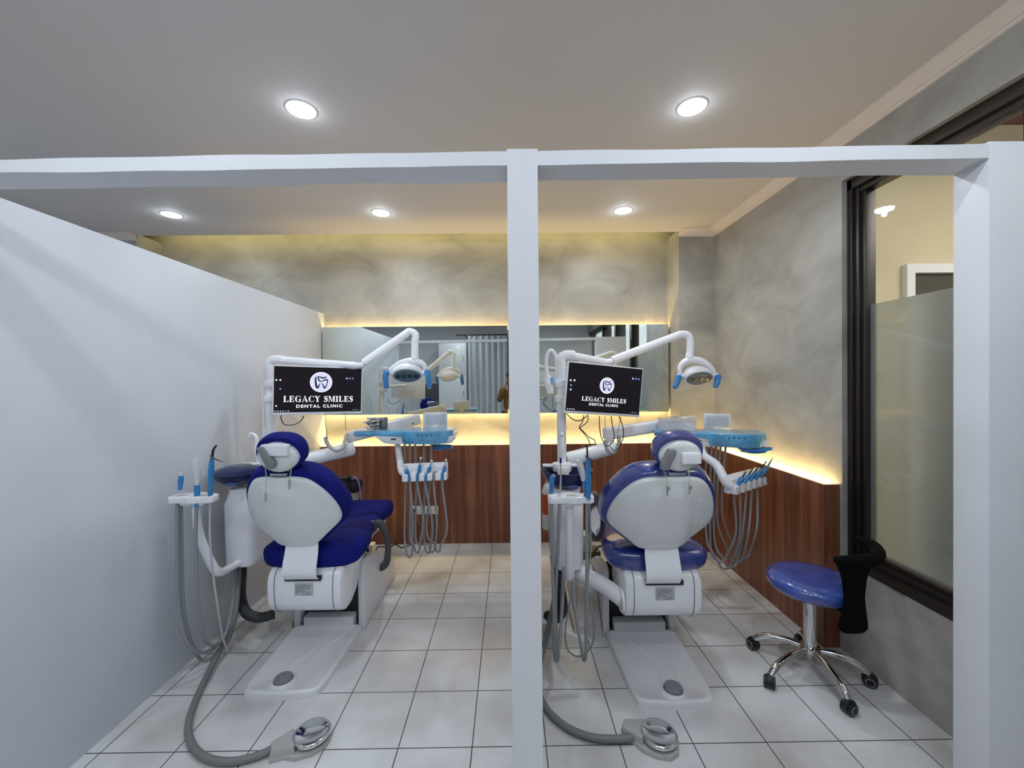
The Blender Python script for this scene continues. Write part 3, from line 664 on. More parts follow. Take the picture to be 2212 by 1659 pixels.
# ------------------------------------------------------------------ monitors
def glyph(ch):
    q = lambda *a: list(a)
    R = lambda x0, y0, x1, y1: [(x0, y0), (x1, y0), (x1, y1), (x0, y1)]
    def arc(cx_, cy_, rx, ry, a0, a1, th, n=14):
        out = []
        P_ = []
        for i in range(n+1):
            a = math.radians(a0+(a1-a0)*i/n); t_ = th(math.cos(a), i/n)
            P_.append(((cx_+math.cos(a)*rx, cy_+math.sin(a)*ry), (cx_+math.cos(a)*(rx-t_), cy_+math.sin(a)*(ry-max(.05, t_*.32)))))
        for i in range(n): out.append([P_[i][0], P_[i+1][0], P_[i+1][1], P_[i][1]])
        return out
    if ch == 'L': return [R(.08, .03, .32, .97), R(0, .94, .42, 1), R(0, 0, .74, .07), [(.6, .06), (.74, 0), (.78, .32), (.72, .32)]], .80
    if ch == 'E': return [R(.08, .03, .32, .97), R(0, .93, .70, 1), [(.58, .94), (.70, 1), (.72, .72), (.67, .72)], R(.3, .47, .56, .54), R(.52, .36, .57, .65), R(0, 0, .73, .07), [(.6, .06), (.73, 0), (.78, .30), (.72, .30)]], .80
    if ch == 'I': return [R(.09, .03, .33, .97), R(0, .94, .42, 1), R(0, 0, .42, .06)], .44
    if ch == 'C': return arc(.48, .5, .48, .53, 48, 318, lambda c, t: .05+.2*max(0, -c)**.8) + [[(.74, .95), (.82, .98), (.84, .66), (.79, .66)], [(.78, .16), (.84, .2), (.86, .3), (.80, .28)]], .88
    if ch == 'G': return arc(.48, .5, .48, .53, 48, 300, lambda c, t: .05+.2*max(0, -c)**.8) + [[(.74, .95), (.82, .98), (.84, .66), (.79, .66)], R(.66, .03, .88, .45), R(.56, .41, .96, .47), R(.5, -.02, .75, .05)], .98
    if ch == 'A': return [[(.10, 0), (.16, 0), (.46, .96), (.42, 1.0)], [(.40, 1.02), (.50, 1.02), (.92, 0), (.66, 0)], R(.24, .28, .62, .34), R(0, 0, .28, .06), R(.56, 0, 1.0, .06)], .98
    if ch == 'Y': return [[(.06, 1), (.32, 1), (.58, .46), (.36, .40)], [(.70, 1), (.78, 1), (.52, .42), (.47, .48)], R(.34, .03, .58, .48), R(-.02, .94, .40, 1), R(.60, .94, .88, 1), R(.24, 0, .68, .06)], .86
    if ch == 'M': return [R(.08, .03, .15, .97), [(.08, 1), (.32, 1), (.62, .1), (.52, .0)], [(.52, 0), (.58, .08), (.88, 1), (.82, 1)], R(.82, .03, 1.06, 1), R(-.02, 0, .26, .06), R(.72, 0, 1.14, .06), R(-.02, .94, .2, 1), R(.9, .94, 1.14, 1)], 1.14
    if ch == 'S':
        pts = sm([V((.58, .80, 0)), V((.42, .97, 0)), V((.20, .92, 0)), V((.13, .73, 0)), V((.28, .57, 0)), V((.46, .44, 0)), V((.53, .24, 0)), V((.40, .05, 0)), V((.2, .03, 0)), V((.06, .2, 0))], 4)
        n = len(pts); pr = []
        for i, p in enumerate(pts):
            t_ = i/(n-1); d = (pts[min(i+1, n-1)]-pts[max(i-1, 0)]).normalized(); nn = V((-d.y, d.x, 0)); w_ = .04+.11*math.exp(-((t_-.5)/.2)**2)
            pr.append((p+nn*w_, p-nn*w_))
        return [[(pr[i][0].x, pr[i][0].y), (pr[i+1][0].x, pr[i+1][0].y), (pr[i+1][1].x, pr[i+1][1].y), (pr[i][1].x, pr[i][1].y)] for i in range(n-1)] + [R(.55, .68, .6, .97), R(.04, .03, .09, .32)], .66
    return [], .45
def serif(text, height, gap=.10):
    x = 0; polys = []
    for ch in text:
        g, w_ = glyph(ch)
        polys += [[((px+x)*height, py*height) for (px, py) in pl] for pl in g]; x += w_+gap
    return polys, (x-gap)*height
def sans(text, height, spacing=1.25):
    cu = bpy.data.curves.new('t', 'FONT'); cu.body = text; cu.size = 1; cu.offset = .034; cu.space_character = spacing
    o = bpy.data.objects.new('t', cu); col.objects.link(o); bpy.context.view_layer.update()
    me = o.evaluated_get(bpy.context.evaluated_depsgraph_get()).to_mesh()
    vs = [v.co.copy() for v in me.vertices]; fs = [tuple(p.vertices) for p in me.polygons]
    o.evaluated_get(bpy.context.evaluated_depsgraph_get()).to_mesh_clear(); bpy.data.objects.remove(o); bpy.data.curves.remove(cu)
    x0 = min(v.x for v in vs); x1 = max(v.x for v in vs); y1 = max(v.y for v in vs); y0 = min(v.y for v in vs)
    return [V(((v.x-x0)/(x1-x0), (v.y-y0)/(y1-y0), 0)) for v in vs], fs
def monitor(which):
    Lf = which == 'left'
    if Lf: TLc, TRc, BRc, BLc, YL, YR_ = (590.5, 789), (782, 795.5), (781, 892.4), (588.8, 896), 2.67, 2.93
    else: TLc, TRc, BRc, BLc, YL, YR_ = (1229, 781), (1390, 797), (1380, 900.5), (1218.6, 891), 2.6, 2.76
    a, b_, c_, d_ = A(*TLc, YL), A(*TRc, YR_), A(*BRc, YR_), A(*BLc, YL)
    cen = (a+b_+c_+d_)/4; eu = ((b_+c_)-(a+d_)).normalized(); ev = ((a+b_)-(d_+c_)); ev = (ev-eu*ev.dot(eu)).normalized(); en = ev.cross(eu).normalized()  # away from the viewer
    if en.y < 0: en = -en
    Wd = ((b_+c_)-(a+d_)).length/2; Hd = ((a+b_)-(d_+c_)).length/2
    root = thing('monitor', ('white framed monitor on the left pole showing the clinic logo on black' if Lf else 'tilted white framed monitor on the right pole showing the clinic logo on black'), 'monitor', cen)
    fr = (eu, en, ev)
    pt = lambda s_, t_, d=0: cen + eu*((s_-.5)*Wd) + ev*((.5-t_)*Hd) - en*d
    obj('casing', MB().box(cen+en*.012, (Wd+.006, .024, Hd+.006), fr, bev=.005).box(cen+en*.032, (Wd*.5, .03, Hd*.5), fr, bev=.01), 'white', root)
    sx0, sx1, sy0, sy1 = .008, .992, .012, .955
    obj('screen', MB().box(pt((sx0+sx1)/2, (sy0+sy1)/2, .001), (Wd*(sx1-sx0), .002, Hd*(sy1-sy0)), fr), 'screen', root)
    S = lambda s_, t_, d=.0028: pt(sx0+(sx1-sx0)*s_, sy0+(sy1-sy0)*t_, d)
    SH = Hd*(sy1-sy0); SW = Wd*(sx1-sx0)
    cs, ct, cr = (.518, .332, .128*SW) if Lf else (.52, .42, .098*SW)
    o = S(cs, ct)
    disc = lambda r_, d: ([S(cs, ct, d)+eu*(math.cos(2*PI*i/48)*r_)+ev*(math.sin(2*PI*i/48)*r_) for i in range(48)], [tuple(range(48))])
    lg = obj('logo_disc', MB().add(*disc(cr, .0026)), 'scrw', root)
    obj('logo_field', MB().add(*disc(cr*.93, .0030)), 'scrl', lg)
    st1 = [(990, 425), (982, 480), (986, 560), (1000, 640), (1022, 680), (1048, 650), (1068, 605), (1092, 577)]
    st2 = [(1220, 418), (1180, 446), (1130, 452), (1080, 432), (1036, 420), (1036, 455), (1055, 500), (1090, 534), (1140, 518), (1200, 492), (1240, 502), (1238, 565), (1212, 640), (1180, 682), (1155, 635), (1130, 577)]
    mb = MB()
    for st, wf in ((st1, lambda t_: 8+15*math.sin(PI*min(1, t_*1.15))**.7 if t_ < .85 else 9), (st2, lambda t_: 9+8*abs(math.sin(t_*PI*4)))):
        P_ = sm([V(((x-1105)/245*cr, -(y-550)/232*cr, 0)) for (x, y) in st], 5); n = len(P_); pr = []
        for i, p in enumerate(P_):
            dr_ = (P_[min(i+1, n-1)]-P_[max(i-1, 0)]).normalized(); nn = V((-dr_.y, dr_.x, 0)); w_ = wf(i/(n-1))/245*cr
            pr += [p+nn*w_, p-nn*w_]
        mb.add([S(cs, ct, .0036)+eu*p.x+ev*p.y for p in pr], [(2*i, 2*i+1, 2*i+3, 2*i+2) for i in range(n-1)])
    obj('logo_tooth', mb, 'scrd', lg)
    polys, tw = serif('LEGACY SMILES', 1.0)
    s0, s1, tb, ht = (.104, .90, .775, .132) if Lf else (.20, .80, .775, .092)
    o = S(s0, tb); mb = MB(); kx = (s1-s0)*SW/tw; ky = ht*SH
    for k_, pl in enumerate(polys): mb.add([o+eu*(p[0]*kx)+ev*(p[1]*ky)-en*(k_ % 5)*.00002 for p in pl], [tuple(range(len(pl)))])
    obj('lettering', mb, 'scrw', root)
    s0, s1, tb, ht = (.242, .773, .905, .07) if Lf else (.30, .695, .865, .055)
    vs, fs = sans('DENTAL CLINIC', 1, 1.28); o = S(s0, tb)
    obj('lettering', MB().add([o+eu*(v.x*(s1-s0)*SW)+ev*(v.y*ht*SH) for v in vs], fs), 'scrw', root)
    def ico(s_, t_, w_=.013, m_='scrw'):
        q = S(s_, t_); h_ = w_*SW/2; return obj('icon', MB().box(q, (h_*2, .0006, h_*2), fr, bev=h_*.5), m_, root)
    if Lf:
        for (s_, t_, m_) in ((.025, .30, 'scrw'), (.068, .30, 'scrw'), (.068, .49, 'scrb'), (.028, .86, 'scrl'), (.82, .235, 'scrl'), (.856, .235, 'scrb'), (.892, .235, 'scrb')): ico(s_, t_, .018, m_)
        for k in range(6): ico(.018+k*.028, .972, .011, 'scrw' if k != 4 else 'scrb')
        for k in range(5): ico(.90+k*.016, .965, .006, 'scrl')
    else:
        for (s_, t_, m_) in ((.035, .37, 'scrw'), (.085, .365, 'scrw'), (.045, .47, 'scrb'), (.045, .56, 'scrl'), (.87, .22, 'scrl'), (.915, .22, 'scrb'), (.955, .22, 'scrb')): ico(s_, t_, .02, m_)
        for k in range(4): ico(.025+k*.028, .965, .012)
        for k in range(5): ico(.89+k*.018, .962, .006, 'scrl')
    # clamp and bracket back to the pole
    px, py = (-1.625, 2.82) if Lf else (.35, 2.72)
    z0 = cen.z-.01
    bk = cen+en*.05
    obj('bracket', MB().tube([V((px, py, z0)), V((px+.08, py+.05, z0)), bk+V((-.08, 0.02, 0)), bk], .018, 12, 4).box(bk, (.1, .01, .1), fr, bev=.002), 'white', root)
    for dz in (.055, -.045):
        cl_ = obj('clamp', MB().box((px, py, z0+dz), (.085, .085, .045), bev=.006), 'white', root)
        obj('clamp_screw', MB().lathe([(.005, 0), (.005, .004), (.001, .004)], (px+.028, py-.042, z0+dz), (0, -1, 0), 8), 'black', cl_)
    if Lf:
        cab = [[(607, 897), (608, 907), (615, 917), (632, 918), (648, 911), (657, 898)]]; thin = [[(702, 895), (703, 915), (706, 935), (705, 948)], [(747, 893), (746, 910), (748, 930)]]
    else:
        cab = [[(1224, 893), (1236, 905), (1252, 909), (1266, 900), (1269, 896)], [(1261, 897), (1258, 912), (1252, 922), (1262, 934), (1275, 946), (1284, 950), (1286, 962)], [(1271, 897), (1268, 912), (1255, 922), (1252, 925), (1262, 937), (1270, 948), (1275, 960)],
               [(1295, 898), (1295, 920), (1299, 945), (1308, 962), (1316, 963), (1322, 955)], [(1320, 899), (1324, 925), (1327, 940), (1324, 955)], [(1337, 899), (1346, 925), (1345, 950), (1330, 974), (1318, 965)]]
        thin = [[(1307, 898), (1307, 930)], [(1342, 899), (1336, 925), (1333, 938)]]
    for k, c_ in enumerate(cab):
        tag(obj('cable', MB().tube([A(x, y, YR_-.13) for (x, y) in c_], .0032, 6, 6), 'black'), ('black cable loop under the left monitor' if Lf else ('black cable dangling under the right monitor')), 'cable', None if Lf else 'cables under the right monitor')
    for c_ in thin:
        tag(obj('cable', MB().tube([A(x, y, YR_-.13) for (x, y) in c_], .0018, 6, 6), 'dgrey'), 'very thin grey wire hanging below the %s monitor' % which, 'cable', 'thin wires under the %s monitor' % which)
monitor('left'); monitor('right')

# ------------------------------------------------------------------ instrument tables (delivery units)
def table(which):
    Lf = which == 'left'
    if Lf: P0, ex = V((-1.10, 2.86, 0)), V((1, .0, 0)); zt = 1.248
    else: P0, ex = V((1.03, 2.89, 0)), V((.94, -.34, 0)).normalized(); zt = 1.226
    ey = V((-ex.y, ex.x, 0)); ez = V((0, 0, 1))
    T = lambda u_, w_, z: P0+ex*u_+ey*w_+ez*z
    root = thing('instrument_table', 'dentist instrument table wrapped in blue film, on a white swing arm over the %s chair' % which, 'instrument table', T(.4, .15, 1.1))
    # console body
    pr = [(.15, zt-.028), (.60, zt-.028), (.712, zt-.04), (.70, zt-.075), (.60, zt-.096), (.27, zt-.09), (.22, zt-.082)]
    obj('console_body', MB().prism(pr, T(0, -.012, 0), ex, ez, ey, .25, bev=.006), 'cream', root)
    # shelf slab with film
    sl = [(0, .02), (.02, .0), (.30, -.02), (.34, -.03), (.45, -.045), (.58, -.048), (.67, -.03), (.70, .02), (.705, .20), (.68, .235), (.34, .24), (.30, .22), (.02, .19), (0, .17)]
    obj('tray_film', MB().prism(sl, T(0, 0, zt-.034), ex, ey, ez, .036, bev=.006), 'film', root, label='tray top wrapped in blue film')
    # control panel bulge, wrapped
    bl = [(.35, -.03), (.4, -.045), (.48, -.056), (.58, -.056), (.66, -.036), (.702, .02), (.702, .2), (.37, .2)]
    mbp = MB(); n_ = []
    for (z, sc, sh) in ((zt+.004, .96, 0), (zt-.002, 1.0, 0), (zt-.03, 1.0, 0), (zt-.062, .985, .006), (zt-.088, .95, .014)):
        n_.append([T(.515+(p[0]-.515)*sc, .08+(p[1]-.08)*sc+sh, z) for p in bl])
    mbp.loft(n_); cp = obj('control_panel', mbp, 'film', root, sharp=30, label='control panel wrapped in blue film')
    for k in range(4): obj('panel_key', MB().box(T(.47+.03*k, -.0575, zt-.022), (.012, .002, .006), (ex, ey, ez)), 'tip', cp)
    obj('display_badge', MB().box(T(.29, -.013, zt-.052), (.05, .006, .018), (ex, ey, ez), bev=.002), 'white', root)
    obj('display_window', MB().box(T(.29, -.0165, zt-.052), (.038, .002, .010), (ex, ey, ez)), 'black', root)
    # grip under the right end
    gs = T(.66, .02, zt-.105)
    if Lf: gp = [A(938, 967, 3.0), A(955, 966, 2.99), A(977, 965, 2.98)]
    else: gp = [A(1600, 970, 2.72), A(1625, 973, 2.70), A(1650, 972, 2.68), A(1666, 970, 2.68)]
    obj('grip_stem', MB().tube([gp[0]+V((0, .02, .06)), gp[0]+V((0, .0, .0))], .016, 12, 1), 'dgrey', root)
    obj('grip', MB().tube(gp, [.017, .022, .021, .014], 14, 5), 'filmd', root, label='grip wrapped in blue film')
    # x-ray viewer
    uv = .525 if Lf else .445
    vc = T(uv, .30, zt+.052)
    vw = obj('xray_viewer', MB().box(vc, (.186, .02, .112), (ex, ey, ez), bev=.006).box(T(uv, .26, zt-.01), (.05, .1, .02), (ex, ey, ez)).box(T(uv, .305, zt), (.05, .016, .05), (ex, ey, ez)), 'cream', root)
    obj('viewer_panel', MB().box(vc-ey*.0105, (.148, .002, .078), (ex, ey, ez), bev=.001), mat('viewer panel', (196, 200, 206), .15, coat=.6, bump=.5, bscale=30), vw)
    # swing arms
    if Lf: a0, a1 = A(757, 943, 3.12), A(903, 905, 3.36); l0, l1 = A(640, 998, 2.86), A(761, 970, 3.08); ps = A(755, 955, 3.1)
    else: a0, a1 = A(1310, 937, 2.86), A(1494, 909, 3.24); l0, l1 = A(1222, 994, 2.74), A(1324, 967, 2.84); ps = A(1316, 950, 2.85)
    dr_ = (a1-a0).normalized(); sd = V((0, 0, 1)).cross(dr_).normalized(); uu = dr_.cross(sd)
    if uu.z < 0: uu = -uu
    obj('upper_swing_arm', MB().box((a0+a1)/2, ((a1-a0).length+.03, .07, .085), (dr_, sd, uu), bev=.016, seg=3), 'white', root)
    obj('lower_swing_arm', MB().tube([l0, (l0+l1)/2, l1, l1+(l1-l0).normalized()*.012], [.05, .049, .049, .04], 22, 1), 'white', root)
    obj('swing_joint', MB().tube([ps+V((0, 0, .03)), ps-V((0, 0, .06))], .018, 14, 1).box(ps+V((.012, -.012, -.008)), (.03, .025, .014)), 'cream', root)
    obj('arm_screw', MB().lathe([(.006, 0), (.006, .006), (.001, .007)], a1-dr_*.05-sd*(-.036 if sd.y < 0 else .036)+V((0, 0, -.02)), (0, -1, 0), 10), 'black', root)
    if Lf: hs_ = [A(703, 944, 2.9), A(706, 956, 2.9), A(716, 968, 2.9), A(729, 973, 2.9), A(740, 966, 2.95), A(746, 950, 3.0), A(750, 938, 3.05)]
    else: hs_ = [A(1337, 940, 2.68), A(1337, 955, 2.68), A(1331, 972, 2.68), A(1321, 978, 2.68), A(1311, 970, 2.68), A(1308, 950, 2.69)]
    obj('arm_hose', MB().tube(hs_, .0135, 12, 6), 'hoselt', root)
    # handpiece holder
    if Lf:
        ar = [A(858, 952, 2.96), A(860, 970, 2.93), A(864, 995, 2.92), A(868, 1018, 2.88), A(880, 1026, 2.86)]
        obj('holder_arm', MB().tube(ar, [.017, .021, .024, .026, .022], 12, 4), 'white', root)
        h0, h1 = A(872, 1019, 2.86), A(967, 1015, 2.86)
    else:
        ar = [A(1515, 966, 2.80), A(1522, 985, 2.74), A(1548, 1005, 2.68), A(1566, 1038, 2.63), A(1578, 1050, 2.62)]
        obj('holder_arm', MB().tube(ar, [.022, .026, .028, .03, .03], 14, 4), 'white', root)
        h0, h1 = A(1574, 1046, 2.62), A(1642, 1026, 2.88)
    dh = (h1-h0); Lh = dh.length; dh.normalize(); sb = V((0, 0, 1)).cross(dh).normalized(); ub = dh.cross(sb)
    if not Lf: pass
    # back plate and front teeth
    sl5 = []
    hb = MB().prism([(-.02, -.055), (.0, -.065), (.03, -.06), (.03, .05), (.01, .055), (-.02, .03)], h0, sb if Lf else sb, V((0, 0, 1)), dh, Lh, bev=.003)
    hbo = obj('handpiece_holder', hb, 'white', root)
    pos = []
    for k in range(5):
        f_ = (.16, .345, .53, .71, .90)[k]; q = h0+dh*(Lh*f_); pos.append(q)
    # teeth between the slots
    for k in range(6):
        f0 = 0 if k == 0 else (.16, .345, .53, .71, .90)[k-1]+.035; f1 = 1.0 if k == 5 else (.16, .345, .53, .71, .90)[k]-.035
        obj('holder_tooth', MB().prism([(-.05, -.06), (-.018, -.06), (-.018, .0), (-.045, -.012)], h0+dh*(Lh*f0), sb if sb.y > 0 else -sb, V((0, 0, 1)), dh, Lh*(f1-f0), bev=.003), 'white', hbo)
    fwd = -(sb if sb.y > 0 else -sb)
    if Lf:
        lab = ['blue wrapped syringe with a long thin bent tip, first slot of the left table holder', 'blue wrapped handpiece with a white head, tallest in the left table holder', 'blue wrapped handpiece leaning right, third slot of the left table holder', 'bare grey hose connector, fourth slot of the left table holder', 'slim blue wrapped handpiece, last slot of the left table holder']
        tp = [(874, 1007), (909, 992), (932, 998), (941, 1018), (963, 996)]
        bots = [((891, 1110), (884, 1204), (874, 1150), (874, 962)), ((914, 1120), (901, 1194), (886, 1160), (885, 962)), ((934, 1130), (924, 1195), (898, 1165), (897, 962)), ((944, 1130), (933, 1193), (916, 1165), (915, 962)), ((966, 1140), (946, 1192), (922, 1150), (932, 962))]
        Yh = 2.80
    else:
        lab = ['blue wrapped syringe lowest in the right table holder', 'blue wrapped handpiece in the second slot of the right table holder', 'blue wrapped handpiece in the middle slot of the right table holder', 'blue wrapped handpiece in the fourth slot of the right table holder', 'blue wrapped handpiece with a long grey needle tip, outermost in the right table holder']
        tp = [(1606, 1012), (1620, 1000), (1634, 990), (1640, 998), (1660, 990)]
        bots = [((1590, 1150), (1556, 1214), (1526, 1160), (1527, 962)), ((1598, 1160), (1566, 1229), (1536, 1190), (1537, 962)), ((1604, 1150), (1578, 1226), (1544, 1170), (1547, 962)), ((1617, 1150), (1592, 1214), (1550, 1130), (1557, 962)), ((1635, 1140), (1606, 1206), (1562, 1120), (1568, 962))]
        Yh = 2.66
    for k in range(5):
        q = pos[k]+fwd*.03; tip = A(*tp[k], q.y-(.02 if Lf else .0)) if Lf else None
        if Lf:
            bot = q+V((0, 0, -.05)); topv = A(tp[k][0], tp[k][1], q.y)
        else:
            dv = V((.55, .1, .8)).normalized(); bot = q-dv*.05; topv = q+dv*(.085+.015*k)
        g = thing('dental_handpiece', lab[k], 'dental handpiece', bot)
        dv = (topv-bot); ln = dv.length; dv.normalize()
        if Lf and k == 3:
            obj('connector', MB().tube([bot+V((0, 0, .0)), bot+dv*.03, bot+dv*(ln)], [.008, .008, .014], 12, 1), 'steel', g)
        else:
            obj('grip', MB().tube([bot-dv*.015, bot+dv*ln*.3, bot+dv*ln*.62, bot+dv*ln*.72], [.009, .011, .018 if k == 0 else .013, .008], 12, 3), 'filmd', g)
            if Lf and k == 0:
                s0_ = bot+dv*ln*.72; obj('tip', MB().tube([s0_, A(878, 1006, q.y), A(866, 1008, q.y)], .003, 8, 4), 'steel', g)
            else:
                s0_ = bot+dv*ln*.7; obj('tip', MB().tube([s0_, s0_+dv*ln*.2, s0_+dv*ln*.36], [.007, .005, .004 if k != 4 else .002], 10, 1), 'steel' if Lf else 'tip', g)
                if Lf: obj('head', MB().lathe([(.007, -.01), (.008, 0), (.007, .01)], s0_+dv*ln*.36, (0, -1, .2), 12), 'white', g)
        bt = bots[k]; jy = .012*k
        endz = A(bt[3][0], bt[3][1], Yh+.14)
        endz.z = zt-.09
        mid = [A(bt[0][0], bt[0][1], Yh-.01+jy*.3), A(bt[1][0], bt[1][1], Yh+.05+jy), A(bt[2][0], bt[2][1], Yh+.13+jy*.5)]
        obj('hose', MB().tube([bot-dv*.012, bot-dv*.012-V((0, 0, .05)), mid[0], mid[1]+V((.042 if not Lf else .024, -.01, .055)), mid[1]+V((.026 if not Lf else .015, -.005, .014)), mid[1], mid[1]+V((-.026 if not Lf else -.015, .005, .014)), mid[1]+V((-.045 if not Lf else -.025, .01, .055)), mid[2], (mid[2]+endz)/2+V((.0, .02, 0)), endz], .0072, 8, 6), 'hose', g)
    return T, zt
TL, zL = table('left'); TR, zR = table('right')
# things on the left table
zz = zL+.004
packs = []
for k in range(9):
    w_, h_ = .07+.02*random.random(), .05+.02*random.random(); a = random.uniform(-.7, .7); tl_ = random.uniform(-.15, .15)
    c_ = TL(.13+random.uniform(-.02, .02), .07+random.uniform(-.03, .03), zz+.006+k*.0095)
    e1 = V((math.cos(a), math.sin(a), math.sin(tl_)*.4)).normalized(); e2 = V((0, 0, 1)).cross(e1).normalized(); e3 = e1.cross(e2)
    mb = MB(); n = 6; g = []
    for i in range(n+1):
        for j in range(n+1):
            u_, v_ = i/n-.5, j/n-.5
            g.append(c_+e1*u_*w_*1.25+e2*v_*h_*1.3+e3*(.006*noise.noise(V((u_*5+k, v_*5, k)))))
    fs = [(i*(n+1)+j, (i+1)*(n+1)+j, (i+1)*(n+1)+j+1, i*(n+1)+j+1) for i in range(n) for j in range(n)]
    top = [p+e3*.0035 for p in g]; m_ = len(g)
    mb.add(g+top, [f[::-1] for f in fs]+[tuple(x+m_ for x in f) for f in fs])
    tag(obj('sterile_packet', mb, 'packet', sharp=60), 'crumpled clear and white packet in the pile on the left instrument table', 'packet', 'packets piled on the left instrument table')
cc = A(828.5, 926, 2.95); cc.z = zz
cup = thing('steel_cup', 'small grey metal canister standing on the left instrument table', 'canister', cc)
obj('body', MB().lathe([(.027, 0), (.030, .003), (.030, .082), (.0285, .085), (.026, .084), (.026, .06), (.001, .058)], cc, n=28), mat('dull pewter', (104, 110, 116), .35, metal=.7), cup)
obj('clip', MB().box(cc+V((0, -.031, .045)), (.004, .004, .05)).box(cc+V((0, -.031, .072)), (.014, .004, .008)), 'steel', cup)
# organiser on the right table
oc = TR(.15, .09, zR+.004)
org = thing('acrylic_organiser', 'clear acrylic box packed with white items on the right instrument table', 'organiser', oc)
exR = V((.94, -.34, 0)).normalized(); eyR = V((-exR.y, exR.x, 0)); FR = (exR, eyR, V((0, 0, 1)))
ob = MB()
for (du, dw, dz, su, sw, sz) in ((0, 0, .003, .24, .13, .006), (0, -.064, .03, .24, .003, .055), (0, .064, .03, .24, .003, .055), (-.119, 0, .03, .003, .13, .055), (.119, 0, .03, .003, .13, .055), (-.04, 0, .03, .002, .126, .05), (.04, 0, .03, .002, .126, .05)):
    ob.box(oc+exR*du+eyR*dw+V((0, 0, dz)), (su, sw, sz), FR)
obj('box', ob, 'clear', org)
obj('lid', MB().box(oc+exR*-.03+V((0, 0, .078)), (.19, .10, .004), FR, bev=.001).box(oc+exR*-.03+V((0, 0, .068)), (.17, .09, .02), FR), 'clear', org)
for k in range(10):
    q = oc+exR*(-.10+.022*k)+eyR*random.uniform(-.03, .0)+V((0, 0, .03+random.random()*.02)); a = random.uniform(-.6, .6)
    e1 = (exR*math.cos(a)+V((0, 0, math.sin(a)))).normalized(); e2 = eyR; 
    tag(obj('cotton_roll', MB().tube([q-e1*.016, q, q+e1*.016], [.008, .0105, .009], 10, 3), 'packet'), 'white cotton roll inside the clear organiser on the right table', 'cotton roll', 'cotton rolls in the organiser')
for k in range(4):
    q = oc+exR*(-.04+.022*k)+V((0, 0, .088))
    tag(obj('metal_clamp', MB().tube([q+V((math.cos(a)*.010, math.sin(a)*.010, .002+.004*math.sin(a*2))) for a in [2*PI*i/12 for i in range(12)]], .0022, 6, 2, closed=True), 'steel'), 'small steel ring clamp on top of the clear organiser', 'clamp', 'steel clamps on the organiser')

